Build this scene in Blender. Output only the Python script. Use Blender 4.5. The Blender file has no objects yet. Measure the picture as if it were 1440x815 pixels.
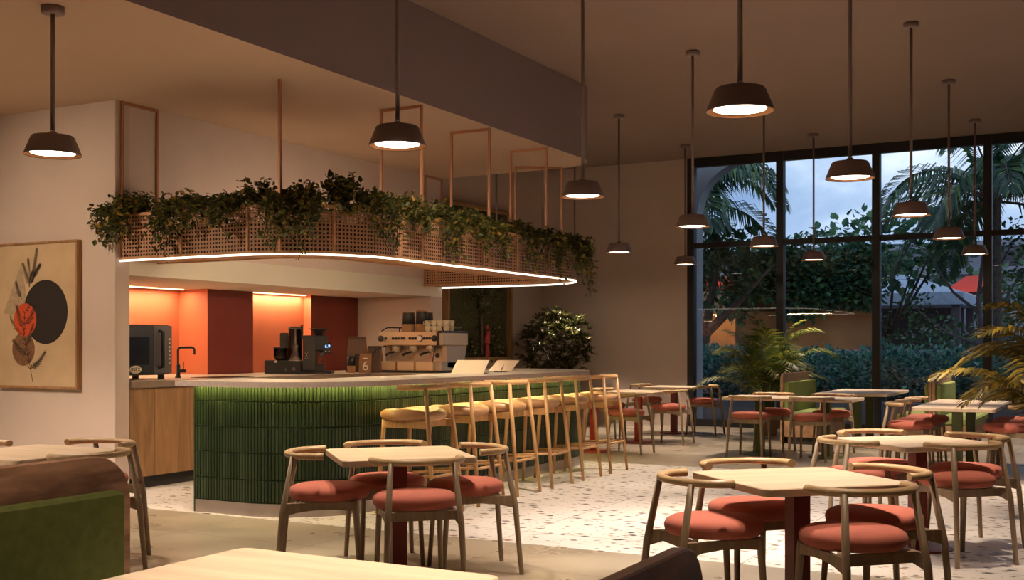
import bpy, math, random
from mathutils import Vector, Matrix
random.seed(7)
PI = math.pi
R = math.radians
C = bpy.context.scene.collection
SC = bpy.context.scene

# ------------------------------------------------------------------ materials
def new_mat(name):
    m = bpy.data.materials.new(name); m.use_nodes = True
    nt = m.node_tree
    b = nt.nodes['Principled BSDF']
    return m, nt, b
def N(nt, t, **kw):
    n = nt.nodes.new(t)
    for k, v in kw.items(): setattr(n, k, v)
    return n
def ramp(nt, stops, interp='LINEAR'):
    n = nt.nodes.new('ShaderNodeValToRGB'); cr = n.color_ramp; cr.interpolation = interp
    while len(cr.elements) < len(stops): cr.elements.new(0.5)
    for e, (p, c) in zip(cr.elements, stops):
        e.position = p; e.color = (c[0], c[1], c[2], 1)
    return n
def mul(c, f): return tuple(min(1, x * f) for x in c)
def plain(name, col, rough=.5, metal=0., var=.0, scale=6., bump=0., bscale=60., spec=.5, sheen=0.):
    m, nt, b = new_mat(name)
    b.inputs['Roughness'].default_value = rough; b.inputs['Metallic'].default_value = metal
    b.inputs['Specular IOR Level'].default_value = spec
    if sheen: b.inputs['Sheen Weight'].default_value = sheen; b.inputs['Sheen Roughness'].default_value = .4
    b.inputs['Base Color'].default_value = (*col, 1)
    if var or bump:
        tc = N(nt, 'ShaderNodeTexCoord')
    if var:
        no = N(nt, 'ShaderNodeTexNoise'); no.inputs['Scale'].default_value = scale; no.inputs['Detail'].default_value = 5
        nt.links.new(tc.outputs['Object'], no.inputs['Vector'])
        r = ramp(nt, [(.3, mul(col, 1 - var)), (.7, mul(col, 1 + var))])
        nt.links.new(no.outputs['Fac'], r.inputs['Fac']); nt.links.new(r.outputs['Color'], b.inputs['Base Color'])
    if bump:
        n2 = N(nt, 'ShaderNodeTexNoise'); n2.inputs['Scale'].default_value = bscale; n2.inputs['Detail'].default_value = 3
        nt.links.new(tc.outputs['Object'], n2.inputs['Vector'])
        bp = N(nt, 'ShaderNodeBump'); bp.inputs['Strength'].default_value = bump; bp.inputs['Distance'].default_value = .01
        nt.links.new(n2.outputs['Fac'], bp.inputs['Height']); nt.links.new(bp.outputs['Normal'], b.inputs['Normal'])
    return m
def wood(name, c1, c2, axis='X', scale=9., rough=.45, stretch=.08, rings=True, spec=.4):
    m, nt, b = new_mat(name)
    tc = N(nt, 'ShaderNodeTexCoord'); mp = N(nt, 'ShaderNodeMapping')
    s = [1, 1, 1]; s['XYZ'.index(axis)] = stretch
    mp.inputs['Scale'].default_value = s
    nt.links.new(tc.outputs['Object'], mp.inputs['Vector'])
    n1 = N(nt, 'ShaderNodeTexNoise'); n1.inputs['Scale'].default_value = scale; n1.inputs['Detail'].default_value = 6
    n1.inputs['Distortion'].default_value = .6
    nt.links.new(mp.outputs['Vector'], n1.inputs['Vector'])
    n2 = N(nt, 'ShaderNodeTexNoise'); n2.inputs['Scale'].default_value = scale * 9; n2.inputs['Detail'].default_value = 3
    nt.links.new(mp.outputs['Vector'], n2.inputs['Vector'])
    ml = N(nt, 'ShaderNodeMath', operation='MULTIPLY'); ml.inputs[1].default_value = 7. if rings else 1.
    nt.links.new(n1.outputs['Fac'], ml.inputs[0])
    pp = N(nt, 'ShaderNodeMath', operation='PINGPONG'); pp.inputs[1].default_value = 1.
    nt.links.new(ml.outputs[0], pp.inputs[0])
    mx = N(nt, 'ShaderNodeMath', operation='MULTIPLY_ADD'); mx.inputs[1].default_value = .55
    nt.links.new(pp.outputs[0], mx.inputs[0])
    m3 = N(nt, 'ShaderNodeMath', operation='MULTIPLY'); m3.inputs[1].default_value = .5
    nt.links.new(n2.outputs['Fac'], m3.inputs[0]); nt.links.new(m3.outputs[0], mx.inputs[2])
    r = ramp(nt, [(.15, c1), (.85, c2)])
    nt.links.new(mx.outputs[0], r.inputs['Fac']); nt.links.new(r.outputs['Color'], b.inputs['Base Color'])
    b.inputs['Roughness'].default_value = rough; b.inputs['Specular IOR Level'].default_value = spec
    return m
def emit(name, col, st):
    m, nt, b = new_mat(name)
    b.inputs['Base Color'].default_value = (0, 0, 0, 1)
    b.inputs['Emission Color'].default_value = (*col, 1); b.inputs['Emission Strength'].default_value = st
    return m
def leafmat(name, dark, light, yellow=None, rough=.45, trans=.25):
    m, nt, b = new_mat(name)
    g = N(nt, 'ShaderNodeNewGeometry')
    st = [(0., dark), (.75, light)]
    if yellow: st.append((1., yellow))
    r = ramp(nt, st)
    nt.links.new(g.outputs['Random Per Island'], r.inputs['Fac'])
    nt.links.new(r.outputs['Color'], b.inputs['Base Color'])
    b.inputs['Roughness'].default_value = rough
    t = N(nt, 'ShaderNodeBsdfTranslucent'); nt.links.new(r.outputs['Color'], t.inputs['Color'])
    mx = N(nt, 'ShaderNodeMixShader'); mx.inputs[0].default_value = trans
    out = nt.nodes['Material Output']
    nt.links.new(b.outputs[0], mx.inputs[1]); nt.links.new(t.outputs[0], mx.inputs[2]); nt.links.new(mx.outputs[0], out.inputs['Surface'])
    return m

M = {}
M['wall'] = plain('plaster', (.58, .465, .40), .85, var=.05, scale=1.2, bump=.08, bscale=25)
M['wallup'] = plain('upper_wall_plaster', (.66, .53, .48), .85, var=.05, scale=1.2)
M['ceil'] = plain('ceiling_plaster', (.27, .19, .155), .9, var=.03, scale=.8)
M['white'] = plain('white_plaster', (.72, .66, .56), .8, var=.03, scale=1.5)  # alcove ceiling, and the kitchen wall's lower band made paler for its light
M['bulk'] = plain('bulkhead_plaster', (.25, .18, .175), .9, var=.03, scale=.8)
M['red'] = plain('terracotta_paint', (.56, .155, .07), .6, var=.05, scale=2)
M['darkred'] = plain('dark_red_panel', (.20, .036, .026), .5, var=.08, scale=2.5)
M['oak'] = wood('pale_oak', (.56, .37, .19), (.74, .54, .31), 'X', 5., .42)
M['oaktop'] = wood('oak_tabletop', (.56, .41, .275), (.70, .545, .385), 'X', 7., .38, stretch=.06)
M['oakedge'] = wood('oak_frame', (.25, .175, .11), (.36, .26, .165), 'Z', 14., .42, stretch=.1)
M['stoolwood'] = wood('golden_oak', (.44, .235, .095), (.58, .335, .15), 'Z', 14., .4, stretch=.1)
M['cab'] = wood('cabinet_oak', (.22, .115, .05), (.37, .20, .085), 'Z', 6., .5, stretch=.12)
M['walnut'] = wood('walnut', (.09, .04, .022), (.42, .22, .13), 'Y', 4.2, .42, stretch=.22)
M['walnutx'] = wood('walnut_light', (.30, .16, .08), (.46, .27, .15), 'Y', 5., .42, stretch=.18)
M['coral'] = plain('coral_velvet', (.47, .14, .10), .85, var=.07, scale=9, bump=.12, bscale=220, spec=.2, sheen=.08)
M['tan'] = plain('tan_leather', (.45, .235, .10), .42, var=.07, scale=6, bump=.06, bscale=120)
M['greenfab'] = plain('green_fabric', (.10, .105, .028), .9, var=.12, scale=25, bump=.2, bscale=300, spec=.15)
M['greenfab2'] = plain('sage_fabric', (.27, .31, .10), .85, var=.08, scale=20, bump=.2, bscale=300, spec=.2)
M['pole'] = plain('oxblood_metal', (.22, .032, .028), .4, var=.05)
M['redpole'] = plain('red_metal', (.42, .045, .03), .4, var=.05)
M['greenpole'] = plain('green_metal', (.075, .10, .025), .4, var=.05)
M['lampmet'] = plain('lamp_grey', (.23, .16, .145), .5, var=.04)
M['copper'] = plain('copper_ring', (.55, .25, .10), .35, .6)
M['copperrod'] = plain('copper_rod', (.46, .21, .10), .4, .35)
M['diff'] = emit('lamp_diffuser', (1., .86, .66), 9.)
M['led'] = emit('led_line', (1., .86, .70), 3.2)
M['ledin'] = emit('led_inner', (1., .76, .48), 140.)
M['ledwarm'] = emit('led_warm', (1., .80, .26), 55.)
M['ledmild'] = emit('led_mild', (1., .74, .4), 3.)
M['slab'] = plain('pale_stone', (.64, .57, .48), .35, var=.06, scale=14)
M['slabedge'] = plain('stone_edge', (.40, .32, .29), .5, var=.1, scale=40)
M['darkslab'] = plain('dark_stone', (.24, .17, .12), .35, var=.1, scale=14)
M['plinth'] = plain('steel_plinth', (.42, .36, .33), .38, .75, var=.06)
M['black'] = plain('black_metal', (.012, .012, .013), .35)
M['blackm'] = plain('black_matt', (.02, .018, .017), .55)
M['steel'] = plain('brushed_steel', (.55, .44, .34), .45, .55)
M['steel2'] = plain('champagne_steel', (.70, .52, .33), .4, .45)
M['greysteel'] = plain('grey_steel', (.11, .10, .10), .42, .4)
M['mull'] = plain('window_frame_black', (.012, .012, .014), .45)
M['kraft'] = plain('kraft_paper', (.30, .15, .07), .8, var=.1, scale=20)
M['darkkraft'] = plain('dark_paper', (.085, .05, .035), .8, var=.1, scale=20)
M['cream'] = plain('cream_ceramic', (.70, .58, .42), .35)
M['creampaint'] = plain('cream_ink', (.8, .72, .6), .7)
M['darkink'] = plain('dark_ink', (.02, .015, .012), .7)
M['canvas'] = plain('canvas', (.55, .39, .235), .9, var=.08, scale=5, bump=.25, bscale=260)
M['artblack'] = plain('art_black', (.022, .014, .011), .85)
M['artred'] = plain('art_red', (.56, .075, .02), .85, var=.12, scale=30)
M['artbrown'] = plain('art_brown', (.20, .095, .045), .9, var=.2, scale=30)
M['artgrey'] = plain('art_grey', (.40, .29, .18), .9, var=.15, scale=20)
M['picframe'] = wood('picture_frame_wood', (.22, .11, .05), (.42, .23, .10), 'Z', 10, .5)
M['rattan'] = wood('rattan_board', (.44, .225, .10), (.60, .33, .16), 'Y', 6, .5, stretch=.15)
M['moss'] = plain('moss_panel', (.055, .055, .018), .95, var=.5, scale=25, bump=.8, bscale=50)
M['trail'] = leafmat('trailing_leaf', (.035, .050, .012), (.14, .145, .028), (.45, .27, .04))
M['vine'] = plain('vine_stem', (.06, .065, .02), .8)
M['bush'] = leafmat('bush_leaf', (.025, .03, .009), (.10, .10, .03), (.30, .26, .09))
M['palm'] = leafmat('areca_leaf', (.03, .055, .012), (.09, .12, .02), (.30, .25, .03), trans=.3)
M['goldpalm'] = leafmat('golden_areca_leaf', (.10, .085, .015), (.24, .18, .028), (.46, .31, .03), trans=.3)
M['outleaf'] = leafmat('garden_leaf', (.02, .05, .022), (.06, .14, .05), (.10, .22, .07))
M['outleaf2'] = leafmat('ivy_leaf', (.03, .08, .06), (.08, .22, .12), (.18, .36, .11))
M['hedge'] = leafmat('hedge_leaf', (.03, .10, .09), (.11, .30, .24), (.26, .50, .30))
M['royal'] = leafmat('tall_palm_leaf', (.015, .045, .03), (.045, .12, .06), (.13, .22, .05))
M['bark'] = plain('bark', (.10, .075, .06), .9, var=.4, scale=18, bump=.6, bscale=30)
M['greybark'] = plain('grey_bark', (.16, .14, .15), .9, var=.3, scale=18)
M['terra'] = plain('clay_pot', (.30, .17, .10), .8, var=.1, scale=9)
M['stonepot'] = plain('stone_pot', (.33, .29, .26), .7, var=.1, scale=9)
M['soil'] = plain('soil', (.03, .02, .014), .95, var=.3, scale=40)
M['brownwall'] = plain('brown_render', (.36, .20, .095), .9, var=.2, scale=1.6, bump=.3, bscale=14)
M['outconc'] = plain('outdoor_concrete', (.30, .29, .30), .85, var=.1, scale=2)
M['outpave'] = plain('outdoor_paving', (.14, .13, .13), .8, var=.2, scale=2)
M['bldg'] = plain('building_render', (.26, .26, .30), .8, var=.1, scale=.7)
M['bldgdark'] = plain('building_dark', (.07, .055, .06), .7, var=.1)
M['awning'] = plain('red_awning', (.45, .04, .02), .7, var=.1)
M['roofslate'] = plain('slate_roof', (.30, .36, .45), .7, var=.15, scale=9)
M['screen'] = plain('dark_screen', (.01, .01, .012), .15)
M['blueled'] = emit('blue_display', (.2, .45, 1.), 2.5)
M['beans'] = plain('coffee_beans', (.10, .035, .014), .45, var=.6, scale=90, bump=1., bscale=110)
M['winlit'] = emit('lit_lamp', (1., .65, .3), 12.)
M['redfig'] = plain('red_figure', (.5, .06, .05), .6)

# green kit-kat tiles: glaze that varies from tile to tile
m, nt, b = new_mat('green_tile'); M['tile'] = m
g = N(nt, 'ShaderNodeNewGeometry'); r = ramp(nt, [(0, (.017, .029, .014)), (.6, (.024, .040, .018)), (1, (.034, .052, .022))])
nt.links.new(g.outputs['Random Per Island'], r.inputs['Fac']); nt.links.new(r.outputs['Color'], b.inputs['Base Color'])
b.inputs['Roughness'].default_value = .3
M['grout'] = plain('dark_grout', (.025, .038, .016), .8)

# woven cane: strap lattice with see-through holes
m, nt, b = new_mat('cane_webbing'); M['cane'] = m
uv = N(nt, 'ShaderNodeUVMap'); sp = N(nt, 'ShaderNodeSeparateXYZ'); nt.links.new(uv.outputs['UV'], sp.inputs[0])
def hole(axis):
    a = N(nt, 'ShaderNodeMath', operation='MULTIPLY'); a.inputs[1].default_value = 1 / .036
    nt.links.new(sp.outputs[axis], a.inputs[0])
    f = N(nt, 'ShaderNodeMath', operation='FRACT'); nt.links.new(a.outputs[0], f.inputs[0])
    s_ = N(nt, 'ShaderNodeMath', operation='SUBTRACT'); s_.inputs[1].default_value = .5; nt.links.new(f.outputs[0], s_.inputs[0])
    ab = N(nt, 'ShaderNodeMath', operation='ABSOLUTE'); nt.links.new(s_.outputs[0], ab.inputs[0])
    l = N(nt, 'ShaderNodeMath', operation='LESS_THAN'); l.inputs[1].default_value = .27; nt.links.new(ab.outputs[0], l.inputs[0])
    return l
hx, hy = hole(0), hole(1)
mm = N(nt, 'ShaderNodeMath', operation='MULTIPLY'); nt.links.new(hx.outputs[0], mm.inputs[0]); nt.links.new(hy.outputs[0], mm.inputs[1])
tr = N(nt, 'ShaderNodeBsdfTransparent'); mx = N(nt, 'ShaderNodeMixShader')
nt.links.new(mm.outputs[0], mx.inputs[0]); nt.links.new(b.outputs[0], mx.inputs[1]); nt.links.new(tr.outputs[0], mx.inputs[2])
nt.links.new(mx.outputs[0], nt.nodes['Material Output'].inputs['Surface'])
no = N(nt, 'ShaderNodeTexNoise'); no.inputs['Scale'].default_value = 60; nt.links.new(uv.outputs['UV'], no.inputs['Vector'])
rr = ramp(nt, [(.3, (.36, .18, .10)), (.7, (.54, .30, .175))]); nt.links.new(no.outputs['Fac'], rr.inputs['Fac']); nt.links.new(rr.outputs['Color'], b.inputs['Base Color'])
b.inputs['Roughness'].default_value = .55

# window glass: clear, with a mirror share that grows at grazing angles
m, nt, b = new_mat('window_glass'); M['glass'] = m
nt.nodes.remove(b)
fr = N(nt, 'ShaderNodeFresnel'); fr.inputs['IOR'].default_value = 1.4
tr = N(nt, 'ShaderNodeBsdfTransparent'); tr.inputs['Color'].default_value = (.93, .95, .97, 1)
gl = N(nt, 'ShaderNodeBsdfGlossy'); gl.inputs['Roughness'].default_value = 0.
mx = N(nt, 'ShaderNodeMixShader'); nt.links.new(fr.outputs[0], mx.inputs[0]); nt.links.new(tr.outputs[0], mx.inputs[1]); nt.links.new(gl.outputs[0], mx.inputs[2])
nt.links.new(mx.outputs[0], nt.nodes['Material Output'].inputs['Surface'])
m, nt, b = new_mat('clear_jar'); M['jar'] = m
nt.nodes.remove(b)
fr = N(nt, 'ShaderNodeFresnel'); fr.inputs['IOR'].default_value = 1.5
tr = N(nt, 'ShaderNodeBsdfTransparent'); tr.inputs['Color'].default_value = (.75, .72, .72, 1)
gl = N(nt, 'ShaderNodeBsdfGlossy'); gl.inputs['Roughness'].default_value = .05
mx = N(nt, 'ShaderNodeMixShader'); nt.links.new(fr.outputs[0], mx.inputs[0]); nt.links.new(tr.outputs[0], mx.inputs[1]); nt.links.new(gl.outputs[0], mx.inputs[2])
nt.links.new(mx.outputs[0], nt.nodes['Material Output'].inputs['Surface'])

# concrete floor in big slabs
m, nt, b = new_mat('concrete_slabs'); M['floor'] = m
tc = N(nt, 'ShaderNodeTexCoord')
br = N(nt, 'ShaderNodeTexBrick'); br.offset = 0.
br.inputs['Scale'].default_value = 1.; br.inputs['Brick Width'].default_value = 1.25; br.inputs['Row Height'].default_value = 1.25
br.inputs['Mortar Size'].default_value = .004; br.inputs['Mortar Smooth'].default_value = .3
nt.links.new(tc.outputs['Object'], br.inputs['Vector'])
n1 = N(nt, 'ShaderNodeTexNoise'); n1.inputs['Scale'].default_value = 1.1; n1.inputs['Detail'].default_value = 7; n1.inputs['Roughness'].default_value = .6
nt.links.new(tc.outputs['Object'], n1.inputs['Vector'])
r = ramp(nt, [(.3, (.27, .215, .155)), (.7, (.43, .36, .275))]); nt.links.new(n1.outputs['Fac'], r.inputs['Fac'])
mc = N(nt, 'ShaderNodeMixRGB'); mc.inputs['Color2'].default_value = (.13, .10, .075, 1)
nt.links.new(br.outputs['Fac'], mc.inputs['Fac']); nt.links.new(r.outputs['Color'], mc.inputs['Color1'])
nt.links.new(mc.outputs[0], b.inputs['Base Color'])
r2 = ramp(nt, [(.3, (.22,) * 3), (.7, (.42,) * 3)]); nt.links.new(n1.outputs['Fac'], r2.inputs['Fac']); nt.links.new(r2.outputs['Color'], b.inputs['Roughness'])

# terrazzo: pale ground with dark, rust and grey chips
m, nt, b = new_mat('terrazzo'); M['terrazzo'] = m
tc = N(nt, 'ShaderNodeTexCoord')
base = (.70, .635, .59, 1)
prev = None
for sc_, thr, stops, seed in ((8.2, .42, [(0, (.06, .045, .04)), (.3, (.25, .13, .07)), (.55, (.33, .27, .22)), (.8, (.10, .08, .075))], 0.),
                              (13., .36, [(0, (.40, .28, .18)), (.4, (.12, .09, .08)), (.7, (.45, .38, .31))], 3.3)):
    mp = N(nt, 'ShaderNodeMapping'); mp.inputs['Location'].default_value = (seed, seed * 1.7, 0); mp.inputs['Rotation'].default_value = (0, 0, R(28))
    mp.inputs['Scale'].default_value = (1., 1.35, 1.)
    nt.links.new(tc.outputs['Object'], mp.inputs['Vector'])
    v = N(nt, 'ShaderNodeTexVoronoi', voronoi_dimensions='2D', distance='CHEBYCHEV'); v.inputs['Scale'].default_value = sc_
    nt.links.new(mp.outputs['Vector'], v.inputs['Vector'])
    sx = N(nt, 'ShaderNodeSeparateColor'); nt.links.new(v.outputs['Color'], sx.inputs[0])
    th = N(nt, 'ShaderNodeMath', operation='MULTIPLY'); th.inputs[1].default_value = thr * 1.6; nt.links.new(sx.outputs[0], th.inputs[0])
    th2 = N(nt, 'ShaderNodeMath', operation='SUBTRACT'); th2.inputs[1].default_value = thr * .85; nt.links.new(th.outputs[0], th2.inputs[0])
    lt = N(nt, 'ShaderNodeMath', operation='LESS_THAN'); nt.links.new(v.outputs['Distance'], lt.inputs[0]); nt.links.new(th2.outputs[0], lt.inputs[1])
    rc = ramp(nt, stops, 'CONSTANT'); nt.links.new(sx.outputs[1], rc.inputs['Fac'])
    mc = N(nt, 'ShaderNodeMixRGB'); nt.links.new(lt.outputs[0], mc.inputs['Fac']); nt.links.new(rc.outputs['Color'], mc.inputs['Color2'])
    if prev is None: mc.inputs['Color1'].default_value = base
    else: nt.links.new(prev.outputs[0], mc.inputs['Color1'])
    prev = mc
br = N(nt, 'ShaderNodeTexBrick'); br.offset = 0.
br.inputs['Brick Width'].default_value = 1.8; br.inputs['Row Height'].default_value = 2.7; br.inputs['Scale'].default_value = 1
br.inputs['Mortar Size'].default_value = .003
mpb = N(nt, 'ShaderNodeMapping'); mpb.inputs['Location'].default_value = (.35, .6, 0); nt.links.new(tc.outputs['Object'], mpb.inputs['Vector'])
nt.links.new(mpb.outputs['Vector'], br.inputs['Vector'])
mc = N(nt, 'ShaderNodeMixRGB'); mc.inputs['Color2'].default_value = (.12, .09, .08, 1)
nt.links.new(br.outputs['Fac'], mc.inputs['Fac']); nt.links.new(prev.outputs[0], mc.inputs['Color1'])
nt.links.new(mc.outputs[0], b.inputs['Base Color']); b.inputs['Roughness'].default_value = .38

# ------------------------------------------------------------------ mesh builder
class MB:
    def __init__(s): s.v = []; s.f = []; s.m = []; s.sm = []; s.uv = None
    def add(s, vs, fs, mi=0, smooth=False):
        o = len(s.v); s.v.extend([tuple(p) for p in vs])
        for f in fs: s.f.append([o + i for i in f]); s.m.append(mi); s.sm.append(smooth)
    def prism(s, poly, z0, z1, ch=0., mi=0, T=None, smooth=False, mside=None):
        n = len(poly)
        def inset(d):
            out = []
            for i in range(n):
                a, b_, c = Vector(poly[i - 1]), Vector(poly[i]), Vector(poly[(i + 1) % n])
                e1, e2 = (b_ - a), (c - b_)
                if e1.length < 1e-9 or e2.length < 1e-9: out.append(b_); continue
                n1 = Vector((-e1.y, e1.x)).normalized(); n2 = Vector((-e2.y, e2.x)).normalized()
                k = n1 + n2
                k = k / max(.3, k.dot(n1)) if k.length > 1e-6 else n1
                out.append(b_ + k * d)
            return out
        A = sum(poly[i - 1][0] * poly[i][1] - poly[i][0] * poly[i - 1][1] for i in range(n))
        if A < 0: poly = poly[::-1]
        rings = []
        if ch > 0:
            ip = inset(ch)
            rings = [(ip, z0), (poly, z0 + ch), (poly, z1 - ch), (ip, z1)]
        else: rings = [(poly, z0), (poly, z1)]
        vs = [Vector((p[0], p[1], z)) for pl, z in rings for p in pl]
        if T is not None: vs = [T @ p for p in vs]
        k = len(rings); fs = [list(range(n))[::-1]]
        s.add(vs, [], mi)
        o = len(s.v) - len(vs)
        def put(f, mi_, sm): s.f.append([o + i for i in f]); s.m.append(mi_); s.sm.append(sm)
        put(list(range(n))[::-1], mi, False); put([(k - 1) * n + i for i in range(n)], mi, False)
        for r_ in range(k - 1):
            for i in range(n):
                j = (i + 1) % n
                put([r_ * n + i, r_ * n + j, (r_ + 1) * n + j, (r_ + 1) * n + i], mi if mside is None else mside, smooth)
        return s
    def box(s, x0, x1, y0, y1, z0, z1, ch=0., mi=0, T=None):
        return s.prism([(x0, y0), (x1, y0), (x1, y1), (x0, y1)], z0, z1, ch, mi, T)
    def tube(s, pts, rad, n=10, mi=0, flat=1., caps=True, smooth=True):
        pts = [Vector(p) for p in pts]
        if not isinstance(rad, (list, tuple)): rad = [rad] * len(pts)
        vs = []; up = None
        for i, p in enumerate(pts):
            t = (pts[min(i + 1, len(pts) - 1)] - pts[max(i - 1, 0)]).normalized()
            if up is None:
                up = Vector((0, 0, 1)) if abs(t.z) < .9 else Vector((1, 0, 0))
            a = t.cross(up).normalized(); b_ = a.cross(t).normalized()
            up = b_
            for k in range(n):
                an = 2 * PI * k / n
                vs.append(p + a * math.cos(an) * rad[i] + b_ * math.sin(an) * rad[i] * flat)
        fs = []
        for i in range(len(pts) - 1):
            for k in range(n):
                k2 = (k + 1) % n
                fs.append([i * n + k, i * n + k2, (i + 1) * n + k2, (i + 1) * n + k])
        s.add(vs, fs, mi, smooth)
        if caps:
            o = len(s.v) - len(vs)
            s.f.append([o + k for k in range(n)][::-1]); s.m.append(mi); s.sm.append(False)
            s.f.append([o + (len(pts) - 1) * n + k for k in range(n)]); s.m.append(mi); s.sm.append(False)
        return s
    def cyl(s, p0, p1, r0, r1=None, n=14, mi=0): return s.tube([p0, p1], [r0, r0 if r1 is None else r1], n, mi)
    def lathe(s, prof, n=28, c=(0, 0, 0), mi=0, sx=1., sy=1., smooth=True, cap=True):
        vs = []; cx, cy, cz = c
        for r_, z in prof:
            for k in range(n):
                a = 2 * PI * k / n
                vs.append((cx + r_ * sx * math.cos(a), cy + r_ * sy * math.sin(a), cz + z))
        fs = []
        for i in range(len(prof) - 1):
            for k in range(n):
                k2 = (k + 1) % n
                fs.append([i * n + k, i * n + k2, (i + 1) * n + k2, (i + 1) * n + k])
        s.add(vs, fs, mi, smooth)
        o = len(s.v) - len(vs)
        if not cap: return s
        if prof[0][0] > 1e-5: s.f.append([o + k for k in range(n)][::-1]); s.m.append(mi); s.sm.append(False)
        if prof[-1][0] > 1e-5: s.f.append([o + (len(prof) - 1) * n + k for k in range(n)]); s.m.append(mi); s.sm.append(False)
        return s
    def leaf(s, p, d, up, L, W, mi=0, fold=.25):
        d = d.normalized(); sd = d.cross(up)
        if sd.length < 1e-4: sd = d.cross(Vector((1, .3, 0)))
        sd.normalize(); nrm = sd.cross(d)
        a = p + d * L * .28; b_ = p + d * L * .62; f = nrm * W * fold
        s.add([p, a + sd * W * .85 + f, b_ + sd * W * .8 + f, p + d * L, b_ - sd * W * .8 + f, a - sd * W * .85 + f], [(0, 3, 2, 1), (0, 5, 4, 3)], mi)
    def build(s, name, mats, parent=None, loc=None):
        me = bpy.data.meshes.new(name); me.from_pydata(s.v, [], s.f)
        if not isinstance(mats, (list, tuple)): mats = [mats]
        for m_ in mats: me.materials.append(m_)
        me.polygons.foreach_set('material_index', s.m); me.polygons.foreach_set('use_smooth', s.sm)
        if s.uv:
            ul = me.uv_layers.new(name='UVMap')
            for poly, quv in zip(me.polygons, s.uv):
                for li, u in zip(poly.loop_indices, quv): ul.data[li].uv = u
        me.update()
        o = bpy.data.objects.new(name, me); C.objects.link(o)
        if parent is not None: o.parent = parent
        if loc is not None: o.location = loc
        return o
def rrect(w, d, r, n=5, cx=0, cy=0):
    pts = []
    for (sx, sy, a0) in ((1, 1, 0), (-1, 1, 90), (-1, -1, 180), (1, -1, 270)):
        for k in range(n + 1):
            a = R(a0 + 90 * k / n)
            pts.append((cx + sx * (w / 2 - r) + r * math.cos(a), cy + sy * (d / 2 - r) + r * math.sin(a)))
    return pts
def tag(o, label=None, cat=None, group=None, kind=None):
    if label: o['label'] = label
    if cat: o['category'] = cat
    if group: o['group'] = group
    if kind: o['kind'] = kind
    return o
def thing(name, label, cat, loc=(0, 0, 0), rz=0., group=None):
    o = bpy.data.objects.new(name, None); C.objects.link(o); o.empty_display_size = .1
    o.location = loc; o.rotation_euler = (0, 0, rz)
    return tag(o, label, cat, group)
def struct(o, label=None, cat=None):
    o['kind'] = 'structure'
    return tag(o, label, cat)
def dup(o, label, loc, rz=0., group=None):
    c = o.copy(); C.objects.link(c); c.location = loc; c.rotation_euler = (0, 0, rz)
    def rec(src, dst):
        for ch in list(src.children):
            d = ch.copy(); C.objects.link(d); d.parent = dst; rec(ch, d)
    rec(o, c)
    return tag(c, label, None, group)
def path_line(pts): return [Vector(p) for p in pts]
def arc(cx, cy, r_, a0, a1, n=16): return [(cx + r_ * math.cos(R(a0 + (a1 - a0) * k / n)), cy + r_ * math.sin(R(a0 + (a1 - a0) * k / n))) for k in range(n + 1)]
def offset(path, d):
    out = []
    for i, p in enumerate(path):
        a = Vector(path[max(i - 1, 0)]); b_ = Vector(path[min(i + 1, len(path) - 1)])
        t = (b_ - a).normalized(); nn = Vector((t.y, -t.x))   # right of travel
        q = Vector(p) + nn * d; out.append((q.x, q.y))
    return out
def text(body, size, mat, parent, loc, rot, name='lettering', ext=.001, align='CENTER'):
    cu = bpy.data.curves.new(name, 'FONT'); cu.body = body; cu.size = size; cu.extrude = ext; cu.align_x = align; cu.align_y = 'CENTER'
    cu.materials.append(mat)
    tmp = bpy.data.objects.new(name, cu); me = bpy.data.meshes.new_from_object(tmp)
    bpy.data.objects.remove(tmp)
    if not me.materials: me.materials.append(mat)
    o = bpy.data.objects.new(name, me); C.objects.link(o); o.parent = parent; o.location = loc; o.rotation_euler = rot
    return o

# ------------------------------------------------------------------ camera
cam = bpy.data.cameras.new('camera'); co = bpy.data.objects.new('camera', cam); C.objects.link(co); SC.camera = co
co.location = (0, 0, 1.4); co.rotation_euler = (R(90), 0, R(28.45))
cam.sensor_width = 36; cam.lens = 36 * 1587 / 1440; cam.shift_y = (485 - 407.5) / 1440; cam.clip_end = 300; cam.clip_start = .05

# ------------------------------------------------------------------ the room
XA, YB, Z1, Z2, ZN = -8.37, 18.73, 3.717, 4.639, 2.07
XC = -9.52
def sbox(name, x0, x1, y0, y1, z0, z1, mat, parent=None):
    o = MB().box(x0, x1, y0, y1, z0, z1).build(name, mat, parent)
    if parent is None: struct(o)
    return o
sbox('floor', -13.2, 4.2, -3.2, YB + .12, -.12, 0, M['floor'])
sbox('floor_terrazzo', -10.2, 4.19, 7.03, 12.39, 0, .003, M['terrazzo'])
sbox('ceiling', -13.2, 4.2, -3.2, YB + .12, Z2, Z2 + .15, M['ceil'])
# lowered ceiling over the bar with a rounded end
pl = [(-13.1, -3.1), (-5.9, -3.1)] + arc(-6.45, 12.75, .55, 0, 90, 10) + [(XA, 13.38), (-13.1, 13.38)]
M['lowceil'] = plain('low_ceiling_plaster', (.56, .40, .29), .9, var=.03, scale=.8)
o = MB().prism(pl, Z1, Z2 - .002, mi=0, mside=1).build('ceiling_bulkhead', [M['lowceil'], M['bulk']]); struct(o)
for p in o.data.polygons: p.use_smooth = False
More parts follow.
